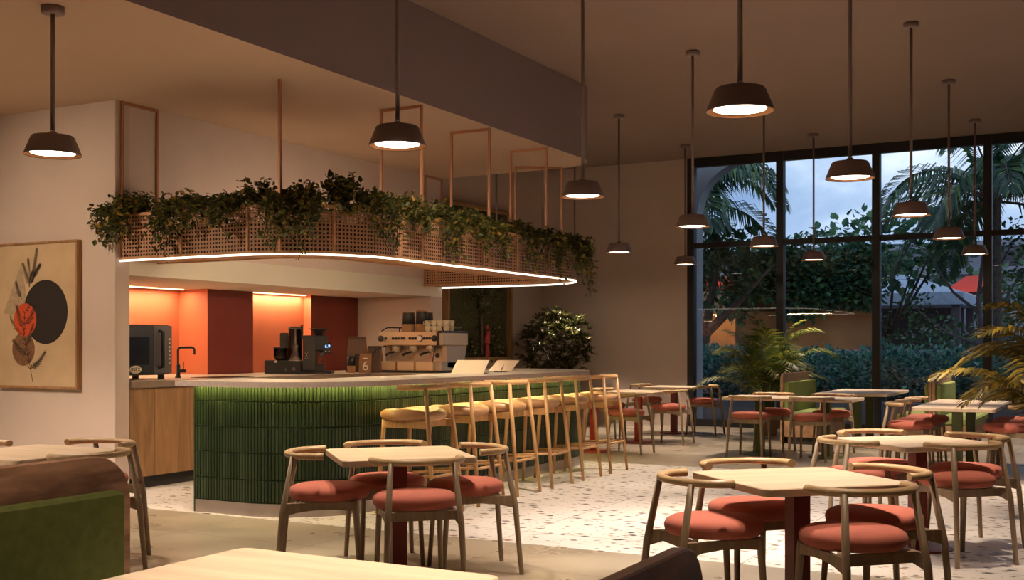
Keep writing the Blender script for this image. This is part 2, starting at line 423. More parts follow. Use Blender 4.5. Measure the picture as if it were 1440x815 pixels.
# painting wall and the wall with the kitchen alcove
sbox('wall_left', -13.2, XA, 7.584, 7.757, 0, Z1, M['wall'])
sbox('wall_outer', -13.2, -13.1, -3.2, 7.584, 0, Z2, M['wall'])
sbox('wall_kitchen', XA - .3, XA, 7.757, 13.4, 2.3, Z1, M['wallup'])
sbox('wall_lit_band', XA - .3, XA, 7.757, 13.4, ZN, 2.3, M['white'])  # same kitchen wall; LED light put into the colour as a paler band
sbox('wall_alcove_ceiling', -10.3, XA - .3, 7.757, 13.4, ZN, ZN + .3, M['white'])
sbox('wall_alcove_end', -10.3, XA, 13.1, 13.4, 0, ZN, M['wall'])
sbox('wall_alcove_back', -10.3, -10.06, 7.757, 13.1, 0, ZN, M['red'])
sbox('wall_alcove_recess', -10.06, -9.73, 10.9, 12.05, 0, ZN, M['red'])
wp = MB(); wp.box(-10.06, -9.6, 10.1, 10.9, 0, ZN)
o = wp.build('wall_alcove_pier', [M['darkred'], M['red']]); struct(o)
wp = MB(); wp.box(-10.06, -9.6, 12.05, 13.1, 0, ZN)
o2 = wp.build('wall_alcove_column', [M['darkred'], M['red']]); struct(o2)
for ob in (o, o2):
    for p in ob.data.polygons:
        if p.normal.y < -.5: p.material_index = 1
sbox('wall_alcove_side', -10.3, XA - .02, 7.74, 7.758, 0, ZN, M['wall'])
sbox('wall_garden_side', XC - .15, XC, 13.4, YB, 0, Z2, M['wall'])
sbox('wall_back', XC - .15, -6.68, YB, YB + .25, 0, Z2, M['wall'])
sbox('wall_right', 4.2, 4.35, -3.2, YB, 0, Z2, M['wall'])
sbox('wall_rear', -13.2, 4.2, -3.35, -3.2, 0, Z2, M['wall'])
sbox('baseboard_back', XC, -6.68, YB - .015, YB, 0, .09, M['wall'])

# ------------------------------------------------------------------ the window
win = bpy.data.objects.new('window_1', None); C.objects.link(win); struct(win)
win.location = (0, YB + .05, 0)
MX = [-6.61, -5.05, -3.495, -1.834, -.2, 1.4, 3.0, 4.1]
for x in MX: MB().box(x - .06, x + .06, -.08, .08, 0, Z2 - .001).build('mullion', M['mull'], win)
for z, h in ((.06, .12), (3.123, .085), (4.56, .155)):
    MB().box(MX[0], MX[-1], -.06, .06, z - h / 2, z + h / 2).build('transom', M['mull'], win)
for a, b_ in zip(MX[:-1], MX[1:]):
    for z0, z1 in ((.12, 3.08), (3.166, 4.482)):
        MB().box(a + .06, b_ - .06, -.006, .006, z0, z1).build('pane', M['glass'], win)

# ------------------------------------------------------------------ outside
OUT0 = YB + .7
pl = [(-9.6, 0), (-6.75, 0), (-6.75, 3.7)] + [(x, z) for x, z in arc(-5.8, 3.7, .95, 180, 90, 12)] + [(6, 4.65), (6, 6.), (-9.6, 6.)]
T = Matrix(((1, 0, 0, 0), (0, 0, -1, OUT0 + .35), (0, 1, 0, 0), (0, 0, 0, 1)))
struct(MB().prism(pl, 0, .35, T=T).build('wall_facade', M['outconc']))
sbox('floor_garden', -40, 30, YB + .26, 75, -.25, -.05, M['outpave'])

def blob(mb, c, rad, n, L, W, shell=.35, down=-.1, mi=0):
    c = Vector(c)
    for _ in range(n):
        v = Vector((random.gauss(0, 1), random.gauss(0, 1), random.gauss(0, 1))).normalized()
        k = 1 - shell * random.random() ** 1.5
        p = c + Vector((v.x * rad[0], v.y * rad[1], v.z * rad[2])) * k
        d = (v + Vector((random.gauss(0, .6), random.gauss(0, .6), random.gauss(0, .5) + down)))
        s_ = random.uniform(.7, 1.3)
        mb.leaf(p, d, Vector((random.gauss(0, .4), random.gauss(0, .4), 1)), L * s_, W * s_, mi)
def branches(mb, base, top_c, rad, n, r0, lean=None):
    base = Vector(base); top_c = Vector(top_c)
    fork = base.lerp(top_c, .45)
    mb.tube([base, base.lerp(fork, .5) + Vector((random.uniform(-.1, .1), 0, 0)), fork], [r0, r0 * .85, r0 * .7], 8)
    for i in range(n):
        a = 2 * PI * i / n + random.random()
        e = top_c + Vector((math.cos(a) * rad[0] * .8, math.sin(a) * rad[1] * .8, random.uniform(-.3, .7) * rad[2]))
        mid = fork.lerp(e, .5) + Vector((random.uniform(-.15, .15), random.uniform(-.15, .15), .1))
        mb.tube([fork, mid, e], [r0 * .5, r0 * .3, r0 * .08], 6)

# the planted bed in front of the glass
t = thing('planter_bed', 'long low concrete planter bed running outside the tall window', 'planter', (0, 0, 0))
MB().box(-8.5, 6, 21.0, 22.7, -.05, .38, .02).build('trough', M['outconc'], t)
MB().box(-8.4, 5.9, 21.1, 22.6, .36, .40).build('soil', M['soil'], t)
hb = MB()
for i in range(90):
    x = -8.2 + 14 * i / 89
    blob(hb, (x + random.uniform(-.1, .1), 21.85 + random.uniform(-.3, .3), .85 + random.uniform(-.06, .12)), (.34, .65, .42 + random.uniform(0, .1)), 230, .095, .034, .5, .1)
tag(hb.build('hedge', M['hedge']), 'blue-green leafy hedge filling the low planter bed outside the window', 'hedge', kind='stuff')
t = thing('garden_ledge', 'pale concrete ledge running behind the hedge outside', 'ledge')
MB().box(-12, 8, 23.3, 23.9, -.05, 1.2, .02).build('body', M['outconc'], t)
MB().box(-12.05, 8.05, 23.2, 24.0, 1.2, 1.3, .02).build('coping', M['outconc'], t)

# brown garden wall with climbing plants
t = thing('garden_wall', 'brown rendered garden wall hung with climbing plants, behind the hedge', 'wall')
MB().box(-8.2, -4.95, 26.4, 26.8, -.05, 3.55, .01).build('panel', M['brownwall'], t)
MB().box(-8.3, -4.9, 26.25, 26.9, 2.1, 2.2, .01).build('shelf', M['brownwall'], t)
lb = MB()
for i in range(46):
    x = random.uniform(-8.2, -4.9); z = random.choice([3.5, 3.2, 2.9, 2.6, 2.4])
    blob(lb, (x, 26.15, z + random.uniform(-.2, .25)), (.42, .22, .36), 120, .14, .056, .6, -.3)
tag(lb.build('climbing_plant', M['outleaf2']), 'blue-green climbing plant spilling over the brown garden wall', 'plant')
lb = MB(); blob(lb, (-4.95, 28, 3.7), (2.0, .6, 1.0), 900, .2, .085, .6); sb = MB(); branches(sb, (-4.95, 28, -.05), (-4.95, 28, 3.5), (1.8, .5, .9), 6, .1)
t = thing('garden_tree', 'bright green broad-leaved tree top rising above the brown garden wall', 'tree', (0, 0, 0)); lb.build('crown', M['outleaf2'], t); sb.build('trunk', M['bark'], t)
t = thing('added_garden_light', 'small added uplight, hidden behind the ledge to brighten the brown garden wall', 'garden light', (-6.4, 25.0, -.05))  # unseen lamp added to brighten the brown wall
MB().lathe([(.06, 0), (.06, .01), (.012, .012), (.012, .12), (.05, .13), (.05, .2), (.04, .2), (.04, .16), (0, .16)], 16).build('body', M['blackm'], t)
l = bpy.data.lights.new('uplight', 'POINT'); l.energy = 22; l.color = (1, .62, .3); l.shadow_soft_size = .1
lo = bpy.data.objects.new('uplight', l); C.objects.link(lo); lo.location = (0, 0, .3); lo.parent = t
# left tree with dark forked branches
t = thing('garden_tree', 'tree with dark forking limbs beside the tall palm at the left of the window', 'tree')
lb = MB(); blob(lb, (-8.3, 25.4, 3.2), (1.5, .7, 1.1), 1100, .15, .06, .8); sb = MB()
sb.tube([(-8.6, 25.2, -.05), (-8.65, 25.2, 1.2), (-8.5, 25.2, 1.75)], [.16, .14, .12], 8)
for e, m_ in (((-9.3, 25.1, 3.6), (-9.1, 25.1, 2.4)), ((-8.2, 25.2, 3.4), (-8.4, 25.2, 2.5)), ((-7.0, 25.3, 3.2), (-7.9, 25.2, 2.25)), ((-9.0, 25.3, 2.9), (-9.0, 25.2, 2.0))):
    sb.tube([(-8.55, 25.2, 1.65), m_, e], [.12, .09, .025], 8)
lb.build('crown', M['outleaf'], t); sb.build('trunk', M['bark'], t)
# low pavilion with a warm lamp
t = thing('garden_pavilion', 'low pavilion with an orange post and one warm lamp under its roof', 'pavilion')
MB().box(-12.5, -7.4, 29.5, 32, 2.25, 2.85, .02).build('roof', M['brownwall'], t)
MB().box(-12.5, -7.4, 31.8, 32, -.05, 2.25).build('wall', M['brownwall'], t)
MB().box(-10.75, -10.5, 29.6, 29.85, -.05, 2.25).build('post', M['awning'], t)
MB().cyl((-10.0, 30.6, 2.2), (-10.0, 30.6, 2.26), .08).build('lamp', M['winlit'], t)
MB().box(-9.8, -8.0, 30.2, 31.0, -.05, .9, .02).build('bench', M['bldgdark'], t)
l = bpy.data.lights.new('pavilion_bulb', 'POINT'); l.energy = 45; l.color = (1, .6, .28); l.shadow_soft_size = .08
lo = bpy.data.objects.new('pavilion_bulb', l); C.objects.link(lo); lo.location = (-10.0, 30.6, 2.1); lo.parent = t
# gazebo
t = thing('gazebo', 'small garden pavilion with a pale slate hip roof, behind dark shrubs', 'gazebo', (-5.35, 33, 0))
def hip(mb, w, d, z0, z1, w2, d2):
    mb.add([(-w, -d, z0), (w, -d, z0), (w, d, z0), (-w, d, z0), (-w2, -d2, z1), (w2, -d2, z1), (w2, d2, z1), (-w2, d2, z1)],
           [(0, 1, 5, 4), (1, 2, 6, 5), (2, 3, 7, 6), (3, 0, 4, 7), (4, 5, 6, 7), (3, 2, 1, 0)])
h = MB(); hip(h, 1.65, 1.65, 2.8, 3.2, .5, .5); hip(h, .5, .5, 3.21, 3.36, .25, .25); h.build('roof', M['roofslate'], t)
MB().box(-1.7, 1.7, -1.7, 1.7, 2.45, 2.8, .02).build('fascia', M['roofslate'], t)
for sx in (-1, 1):
    for sy in (-1, 1): MB().box(sx * 1.5 - .1, sx * 1.5 + .1, sy * 1.5 - .1, sy * 1.5 + .1, -.05, 2.45).build('post', M['bldgdark'], t)
MB().box(-1.4, 1.4, .9, 1.1, -.05, 2.45).build('wall', M['bldgdark'], t)
for (x, y, z, rx, rz, n, lab) in ((-5.7, 28.5, 1.3, 1.2, .95, 900, 'rounded dark shrub in front of the pale-roofed gazebo'), (-3.9, 28.8, 1.2, 1.0, .85, 700, 'dark shrub to the right of the gazebo front'),
                              (-1.9, 27.5, 1.7, 1.2, 1.3, 800, 'tall dark shrub behind the right-hand window mullion')):
    t = thing('garden_shrub', lab, 'shrub'); lb = MB(); blob(lb, (x, y, z), (rx, .8, rz), n, .13, .05, .7); sb = MB(); branches(sb, (x, y, -.05), (x, y, z), (rx * .7, .5, rz * .7), 5, .05)
    lb.build('foliage', M['outleaf'], t); sb.build('stem', M['bark'], t)
# bare-limbed tree
t = thing('garden_tree', 'slim pale-barked tree with bare spreading branches, in front of the red awning', 'tree')
sb = MB(); lb = MB(); bx, by = -2.75, 26.2
sb.tube([(bx, by, -.05), (bx + .05, by, 1.5), (bx, by, 2.4), (bx + .1, by, 3.4)], [.08, .07, .05, .03], 8)
for a, z0, z1, w in ((-1, 1.4, 2.2, 1.3), (1, 1.7, 3.1, .9), (-1, 2.1, 3.4, 1.), (1, 2.5, 3.7, .7), (-1, .9, 1.3, 1.5), (1, 1.2, 2.2, 1.1)):
    sb.tube([(bx, by, z0), (bx + a * w * .5, by + random.uniform(-.2, .2), z0 + (z1 - z0) * .35), (bx + a * w, by + random.uniform(-.4, .4), z1)], [.045, .03, .01], 6)
    blob(lb, (bx + a * w, by, z1), (.5, .4, .4), 120, .11, .045, .8)
sb.build('trunk', M['greybark'], t); lb.build('crown', M['outleaf'], t)
# red awnings and the building behind
t = thing('awning', 'glowing red pitched awning among the trees behind the bare-limbed tree', 'awning', (-3.9, 36, 0))
h = MB(); hip(h, .8, .8, 2.95, 3.45, .2, .15); h.build('roof', M['awning'], t)
for sx in (-1, 1): MB().cyl((sx * .7, -.6, -.05), (sx * .7, -.6, 2.95), .05).build('post', M['bldgdark'], t)
l = bpy.data.lights.new('awning_bulb', 'POINT'); l.energy = 60; l.color = (1, .35, .15); l.shadow_soft_size = .2
lo = bpy.data.objects.new('awning_bulb', l); C.objects.link(lo); lo.location = (0, -2.2, 3.6); lo.parent = t
t = thing('awning', 'long red awning edge seen behind the tree at the left of the window', 'awning', (-11.3, 38, 0))
MB().box(-4.0, 4.0, -.6, .6, 3.3, 3.75, .05).build('roof', M['awning'], t)
for sx in (-1, 1): MB().cyl((sx * 3, -.4, -.05), (sx * 3, -.4, 3.3), .06).build('post', M['bldgdark'], t)
l = bpy.data.lights.new('awning_bulb', 'POINT'); l.energy = 120; l.color = (1, .4, .15); l.shadow_soft_size = .2
lo = bpy.data.objects.new('awning_bulb', l); C.objects.link(lo); lo.location = (0, -2.5, 3.2); lo.parent = t
t = thing('building', 'long blue-grey flat-roofed building with horizontal bands far behind the garden', 'building', (-8, 50, 0))
MB().box(-16, 16, 0, 6, -.05, 5.6).build('wall', M['bldg'], t)
for z in (4.3, 5.4): MB().box(-16.2, 16.2, -.35, 6.2, z, z + .28, .02).build('slab', M['bldg'], t)
for i in range(13): MB().box(-14.5 + i * 2.2, -13.1 + i * 2.2, -.04, .02, 4.6, 5.25).build('window', M['bldgdark'], t)
t = thing('tree_belt', 'dark belt of trees far behind the garden on the right', 'trees'); lb = MB()
for i in range(14): blob(lb, (-16 + i * 1.9, 41 + random.uniform(-1, 1), random.uniform(2.2, 3.6)), (1.8, 1., 1.6), 260, .3, .13, .7)
lb.build('foliage', M['outleaf'], t)
sb = MB(); [sb.tube([(-15.5 + i * 2.4, 41, -.05), (-15.4 + i * 2.4, 41, 3)], [.15, .08], 7) for i in range(11)]; sb.build('trunk', M['bark'], t)
t['label'] = 'dense dark trees closing the view at the back of the garden'; t['kind'] = 'stuff'

def frond(mb, base, az, el, L, droop, nl, leafL, leafW, hang=.5, mi=0, mstem=1, stem=.018):
    """one pinnate palm leaf: rachis + leaflets"""
    base = Vector(base); pts = []
    d = Vector((math.cos(az) * math.cos(el), math.sin(az) * math.cos(el), math.sin(el)))
    p = base.copy(); n = 14
    pts.append(p.copy())
    for i in range(n):
        d = (d + Vector((0, 0, -droop / n * (.4 + 1.6 * i / n)))).normalized()
        p = p + d * (L / n); pts.append(p.copy())
    mb.tube(pts, [stem * (1 - .85 * i / n) for i in range(n + 1)], 5, mstem, caps=False)
    for k in range(nl):
        u = .14 + .86 * k / (nl - 1); x = u * n; i = min(int(x), n - 1); f = x - i
        q = pts[i].lerp(pts[i + 1], f); t_ = (pts[i + 1] - pts[i]).normalized()
        sd = t_.cross(Vector((0, 0, 1)))
        if sd.length < 1e-3: sd = Vector((1, 0, 0))
        sd.normalize(); up = sd.cross(t_).normalized()
        ll = leafL * (math.sin(PI * min(1., .12 + u * .86)) ** .6) * random.uniform(.85, 1.1)
        for s_ in (-1, 1):
            dd = (t_ * (.45 + .5 * u) + sd * s_ * (1. - .3 * u) + up * .25).normalized()
            w = leafW
            p1 = q + dd * ll * .45
            d2 = (dd + Vector((0, 0, -hang))).normalized(); p2 = p1 + d2 * ll * .55
            wd = dd.cross(up).normalized() * w
            mb.add([q, p1 + wd, p1 - wd, p2], [(0, 2, 1), (1, 2, 3)], mi)
def tall_palm(label, x, y, zt, fr, L, trunk=True):
    t = thing('tall_palm', label, 'palm tree', (x, y, 0))
    tr = MB(); n = 22
    prof = []
    for i in range(n + 1):
        z = -.05 + (zt + .05) * i / n; prof += [(.19 - .05 * i / n, z), (.175 - .05 * i / n, z + zt / n * .85)]
    tr.lathe(prof, 14); tr.build('trunk', M['bark'], t)
    for i in range(fr):
        mb = MB(); az = 2 * PI * i / fr * 2.4 + random.uniform(-.2, .2); el = random.uniform(-.1, 1.25)
        frond(mb, (0, 0, zt), az, el, L * random.uniform(.85, 1.1), 2.0, 46, L * .34, L * .011, 1.4, 0, 1, .03)
        mb.build('frond', [M['royal'], M['bark']], t)
tall_palm('tall palm with drooping fronds at the left edge of the window', -8.62, 23.9, 4.3, 17, 3.0)
tall_palm('tall palm with drooping fronds at the right edge of the window', -2.35, 25.2, 4.35, 20, 3.0)

# ------------------------------------------------------------------ the bar
BO = [(-6.87, 7.08), (-6.6, 7.08)] + arc(-6.35, 7.88, .8, -90, 0, 18) + arc(-6.5, 11.7, .95, 0, 90, 18) + [(-7.2, 12.65)]
def resample(path, step):
    P = [Vector(p) for p in path]; out = [P[0].copy()]; acc = 0.
    for a, b_ in zip(P[:-1], P[1:]):
        L = (b_ - a).length; d = step - acc
        while d <= L:
            out.append(a.lerp(b_, d / L)); d += step
        acc = L - (d - step)
    return [(p.x, p.y) for p in out]
def ribbon_prism(mb, path, d0, d1, z0, z1, mi=0, mside=None):
    a = offset(path, d0); b_ = offset(path, d1)
    mb.prism(a + b_[::-1], z0, z1, 0, mi, mside=mside)
bar = thing('bar_counter', 'curved bar counter clad in narrow green tiles on a steel plinth', 'bar counter', (0, 0, 0))
cb = MB(); ribbon_prism(cb, BO, -.4, -.012, .1, 1.067); cb.build('core', M['grout'], bar)
tl = MB(); rows = [.112, .30, .516, .727, .937, 1.066]
ps = resample(BO, .0305)
for a, b_ in zip(ps[:-1], ps[1:]):
    a, b_ = Vector((*a, 0)), Vector((*b_, 0)); t_ = (b_ - a).normalized(); nn = Vector((t_.y, -t_.x, 0)); w = (b_ - a).length
    for z0, z1 in zip(rows[:-1], rows[1:]):
        z0 += .003; z1 -= .003; g_ = .0014; c_ = .005
        jit = random.uniform(-.0012, .0012)
        def P(s_, out, z): return a + t_ * s_ + nn * (out + jit) + Vector((0, 0, z))
        tl.add([P(g_, -.013, z0), P(w - g_, -.013, z0), P(w - g_, -.013, z1), P(g_, -.013, z1),
                P(g_ + c_, 0, z0 + c_), P(w - g_ - c_, 0, z0 + c_), P(w - g_ - c_, 0, z1 - c_), P(g_ + c_, 0, z1 - c_)],
               [(4, 5, 6, 7), (0, 1, 5, 4), (1, 2, 6, 5), (2, 3, 7, 6), (3, 0, 4, 7)])
tl.build('tile_cladding', M['tile'], bar)
pb = MB(); ribbon_prism(pb, BO, -.38, -.002, 0, .108); pb.build('plinth', M['plinth'], bar)
lb = MB(); ribbon_prism(lb, BO, .035, .055, 1.0615, 1.067); lb.build('led_strip', M['ledwarm'], bar)
MB().box(-6.885, -6.87, 7.08, 7.48, 0, 1.05).build('end_panel', M['tile'], bar)
bw = thing('bar_worktop', 'pale stone worktop sweeping along the top of the green bar', 'worktop')
wb = MB(); SP = [(-6.99, 7.08), (-6.6, 7.08)] + BO[2:]; ribbon_prism(wb, SP, -.72, .11, 1.068, 1.103, 0, 1); ribbon_prism(wb, SP, .098, .11, 1.0585, 1.0685, 1, 1)
wb.build('slab', [M['slab'], M['slabedge']], bw)

# ------------------------------------------------------------------ kitchen
yy = [7.76, 8.08, 8.70, 9.30, 9.90, 10.5, 11.1, 11.7]
for i, (a, b_) in enumerate(zip(yy[:-1], yy[1:])):
    labs = ['narrow oak base cabinet at the left end, against the wall corner', 'oak base cabinet beside the left end of the green bar', 'oak base cabinet below the sink, behind the bar', 'oak base cabinet behind the bar, next past the sink', 'oak base cabinet below the coffee grinders', 'oak base cabinet behind the bar near the paper bags', 'last oak base cabinet before the espresso machine']
    t = thing('kitchen_cabinet', labs[i], 'cabinet', (0, 0, 0), 0, 'oak base cabinets behind the bar')
    MB().box(-9.5, XA - .02, a + .001, b_ - .001, .12, .985).build('body', M['cab'], t)
    MB().box(XA - .02, XA, a + .003, b_ - .003, .125, .98, .002).build('door', M['cab'], t)
    MB().box(-9.5, XA - .07, a + .001, b_ - .001, 0, .12).build('toe_kick', M['blackm'], t)
t = thing('kitchen_worktop', 'stone back worktop along the terracotta alcove', 'worktop')
pl = [(-9.59, 7.76), (XA + .03, 7.76), (XA + .03, 11.62), (-7.23, 11.62), (-7.23, 12.6), (XA, 12.6), (XA, 13.09), (-9.59, 13.09)]
MB().prism(pl, .986, 1.05, 0, 0, mside=1).build('slab', [M['slab'], M['darkslab']], t)
MB().box(-10.05, -9.6, 7.76, 10.09, .986, 1.05).build('infill', M['slab'], t)
MB().box(-9.72, -9.6, 10.91, 12.04, .986, 1.05).build('infill', M['slab'], t)
t = thing('machine_cabinet', 'dark base unit carrying the espresso machine', 'cabinet')
MB().box(-8.36, -7.25, 11.75, 12.55, .1, .985).build('body', M['cab'], t)
MB().box(-8.36, -7.25, 11.8, 12.5, 0, .1).build('toe_kick', M['blackm'], t)
# alcove LED strips (real lamps hidden in the recess tops)
for (x, y0, y1, lab) in ((-9.9, 7.85, 10.0, 'warm light strip over the microwave recess'), (-9.66, 10.95, 12.0, 'warm light strip over the grinder recess')):
    t = thing('strip_light', lab, 'light strip', (x, (y0 + y1) / 2, ZN - .012))
    MB().box(-.02, .02, -(y1 - y0) / 2, (y1 - y0) / 2, 0, .011).build('housing', M['ledmild'], t)
    l = bpy.data.lights.new('strip_glow', 'AREA'); l.shape = 'RECTANGLE'; l.size = .05; l.size_y = y1 - y0; l.energy = 11 * (y1 - y0); l.color = (1, .70, .42)
    lo = bpy.data.objects.new('strip_glow', l); C.objects.link(lo); lo.parent = t; lo.location = (.0, 0, -.012)

# microwave oven
t = thing('microwave_oven', 'black and grey microwave oven at the left end of the back worktop', 'microwave', (-8.92, 8.25, 1.05))
MB().box(-.28, .20, -.46, .37, .045, .56, .012).build('body', M['greysteel'], t)
d = MB().box(.20, .235, -.46, .12, .06, .55, .006).build('door', M['black'], t)
MB().box(.235, .238, -.40, .06, .15, .43, .001).build('glass', M['screen'], d)
p = MB().box(.20, .232, .125, .37, .06, .55, .004).build('control_panel', M['greysteel'], t)
for k in range(7): MB().box(.232, .236, .325, .345, .16 + k * .04, .18 + k * .04, .001).build('button', M['steel2'], p)
MB().tube([(.235, .2, .12), (.285, .2, .13), (.285, .2, .48), (.235, .2, .49)], .021, 10).build('handle', M['black'], t)
for sy in (-.4, .3):
    for sx in (-.22, .15): MB().cyl((sx, sy, 0), (sx, sy, .05), .035).build('foot', M['black'], t)
bd = MB(); bd.lathe([(0, 0), (.075, 0), (.075, .004), (0, .004)], 28, sx=1, sy=.55)
o = bd.build('badge', M['cream'], t); o.location = (.2365, -.125, .105); o.rotation_euler = (R(90), 0, R(90))
text('INEX', .055, M['darkink'], o, (0, 0, .005), (0, 0, 0))
# sink and faucet
t = thing('sink', 'dark sink basin set in the back worktop under the black faucet', 'sink', (-8.62, 9.3, 1.05))
MB().prism(rrect(.42, .6, .05), .0, .004).build('rim', M['black'], t)
MB().prism(rrect(.36, .54, .04), .004, .006).build('basin', M['screen'], t)
t = thing('kitchen_faucet', 'matt black angular faucet beside the microwave', 'faucet', (-8.91, 8.93, 1.05), R(28.45 - 4))
MB().lathe([(.032, 0), (.032, .012), (.024, .014), (.024, .14), (.014, .145)], 18).build('base', M['black'], t)
pts = [(0, 0, .14), (0, 0, .29)] + [(.035 - .035 * math.cos(R(a)), 0, .29 + .035 * math.sin(R(a))) for a in (30, 60, 90)] + [(.15, 0, .325)] + [(.15 + .03 * math.sin(R(a)), 0, .295 + .03 * math.cos(R(a))) for a in (30, 60, 90)] + [(.18, 0, .25)]
MB().tube(pts, .0125, 12).build('spout', M['black'], t)
h = MB(); h.cyl((0, 0, .075), (.085, 0, .075), .018); h.cyl((.06, 0, .08), (.062, 0, .17), .004); h.build('lever', M['black'], t)

# coffee grinders
WR = R(28.45)
t = thing('coffee_grinder', 'low black grinder with a short clear hopper, left of the three', 'coffee grinder', (-9.14, 10.86, 1.05), WR, 'black coffee grinders on the back worktop')
MB().box(-.16, .16, -.12, .12, 0, .165, .008).build('body', M['black'], t)
MB().box(-.0, .14, .02, .13, .165, .5, .008).build('tower', M['blackm'], t)
hp = MB(); hp.lathe([(.06, .166), (.085, .2), (.088, .31), (.083, .31), (.08, .205), (.0, .17)], 22, c=(.02, -.03, 0)); hp.build('hopper', M['jar'], t)
b_ = MB(); b_.lathe([(.055, .168), (.075, .2), (.076, .225), (0, .235)], 20, c=(.02, -.03, 0)); b_.build('beans', M['beans'], t)
h = MB(); h.lathe([(.09, .31), (.09, .325), (0, .33)], 22, c=(.02, -.03, 0)); h.build('lid', M['black'], t)
h = MB(); h.cyl((-.02, -.12, .15), (-.02, -.145, .15), .014); h.build('knob', M['cream'], t)
h = MB(); h.cyl((.1, -.12, .05), (.1, -.13, .05), .02); h.build('dial', M['greysteel'], t)
t = thing('coffee_grinder', 'black grinder with a tall clear hopper of coffee beans, middle of the three', 'coffee grinder', (-8.93, 10.90, 1.05), WR, 'black coffee grinders on the back worktop')
MB().box(-.085, .085, -.1, .1, 0, .16, .008).build('body', M['black'], t)
hp = MB(); hp.lathe([(.08, .161), (.082, .165), (.082, .575), (.077, .575), (.077, .17), (0, .165)], 22); hp.build('hopper', M['jar'], t)
b_ = MB(); b_.lathe([(.074, .168), (.074, .385), (.05, .4), (0, .395)], 20); b_.build('beans', M['beans'], t)
h = MB(); h.lathe([(.084, .545), (.084, .56), (0, .565)], 22); h.build('lid', M['greysteel'], t)
h = MB(); h.lathe([(.088, .155), (.088, .165), (.06, .166)], 22); h.build('collar', M['steel'], t)
MB().box(.075, .095, -.02, .02, .42, .60, .004).build('clip', M['black'], t)
MB().cyl((0, -.1, .06), (0, -.112, .06), .022).build('dial', M['greysteel'], t)
t = thing('coffee_grinder', 'tall black grinder with a blue number display, right of the three', 'coffee grinder', (-8.76, 11.10, 1.05), WR, 'black coffee grinders on the back worktop')
MB().box(-.17, .2, -.14, .14, 0, .03, .006).build('base', M['black'], t)
MB().box(-.15, .0, -.11, .11, .03, .47, .012).build('body', M['blackm'], t)
MB().box(0, .12, -.09, .09, .28, .47, .012).build('head', M['black'], t); MB().box(0, .1, -.09, .09, .03, .12, .008).build('catch_tray', M['black'], t)
h = MB(); h.lathe([(.04, .47), (.075, .53), (.115, .545), (.115, .557), (0, .557)], 24, c=(.03, 0, 0)); h.build('hopper', M['blackm'], t)
h = MB(); h.cyl((.06, -.02, .2), (.06, -.02, .28), .025); h.cyl((.08, -.03, .16), (.08, -.1, .15), .009); h.build('spout', M['greysteel'], t)
dp = MB().box(.11, .2, -.115, -.09, .25, .38, .008).build('display', M['black'], t)
text('6.9', .055, M['blueled'], dp, (.155, -.1165, .335), (R(90), 0, 0))
for x in (.135, .175): MB().cyl((x, -.117, .275), (x, -.119, .275), .006).build('button', M['cream'], dp)
mk = MB(); mk.tube([(-.12, -.111, .26), (-.085, -.111, .2)], .003, 5); mk.tube([(-.085, -.111, .26), (-.12, -.111, .2)], .003, 5); mk.tube([(-.125, -.111, .185), (-.08, -.111, .185)], .003, 5)
mk.build('emblem', M['steel'], t)

# coffee bags
def bag(lab, loc, w, d_, h_, mats, rz, fold=True):
    t = thing('coffee_bag', lab, 'coffee bag', loc, rz, 'paper coffee bags beside the espresso machine')
    mb = MB()
    prof = [(0, 1., 1.), (.1, 1.02, 1.04), (.55, 1., .8), (.85, .98, .3), (1., .97, .08)]
    vs = []
    for z, a, b_ in prof: vs += [(-w / 2 * a, -d_ / 2 * b_, z * h_), (w / 2 * a, -d_ / 2 * b_, z * h_), (w / 2 * a, d_ / 2 * b_, z * h_), (-w / 2 * a, d_ / 2 * b_, z * h_)]
    fs = [(3, 2, 1, 0), (16, 17, 18, 19)]; mb.add(vs, fs)
    o_ = len(mb.v) - 20
    for i in range(4):
        for k in range(4):
            k2 = (k + 1) % 4
            mb.f.append([o_ + i * 4 + k, o_ + i * 4 + k2, o_ + i * 4 + 4 + k2, o_ + i * 4 + 4 + k]); mb.m.append(1 if k in (1, 3) else 0); mb.sm.append(False)
    mb.build('body', mats, t)
    if fold:
        f_ = MB(); T = Matrix.Translation((0, -d_ * .05, h_ * .99)) @ Matrix.Rotation(R(25), 4, 'X')
        f_.box(-w * .51, w * .51, -.012, .008, -h_ * .12, .012, .003, T=T); f_.build('rolled_top', mats[0], t)
    return t
b1 = bag('tallest dark paper coffee bag, by the dark red panel', (-8.74, 11.92, 1.05), .23, .2, .45, [M['darkkraft'], M['kraft']], WR - .2)
for k, (w, z) in enumerate(((.1, .21), (.07, .165))): MB().box(.0, w, -.095, -.088, z, z + .028, .001).build('print', M['darkink'], b1)
b2 = bag('small brown kraft coffee bag with a white 6 on it', (-8.45, 11.70, 1.05), .155, .12, .245, [M['kraft'], M['kraft']], WR, False)
text('6', .17, M['creampaint'], b2, (0.005, -.066, .085), (R(86), 0, 0)); MB().box(-.03, .03, -.0625, -.059, .175, .19, .001).build('print', M['creampaint'], b2)
b3 = bag('medium dark coffee bag between the kraft bag and the machine', (-8.50, 11.97, 1.05), .18, .15, .33, [M['darkkraft'], M['kraft']], WR - .3)
o = MB().box(-.05, .05, -.078, -.072, .09, .11, .001).build('print', M['darkink'], b3)
text('8', .12, M['darkink'], b3, (.01, -.058, .2), (R(75), 0, 0))
b4 = bag('shortest dark coffee bag tucked against the espresso machine', (-8.33, 11.77, 1.05), .1, .1, .24, [M['darkkraft'], M['kraft']], WR - .2, False)
t = thing('travel_cup', 'dark green and brown cup standing before the tallest coffee bag', 'cup', (-8.6, 11.6, 1.05))
MB().lathe([(.046, 0), (.05, .005), (.053, .09)], 22).build('sleeve', M['kraft'], t)
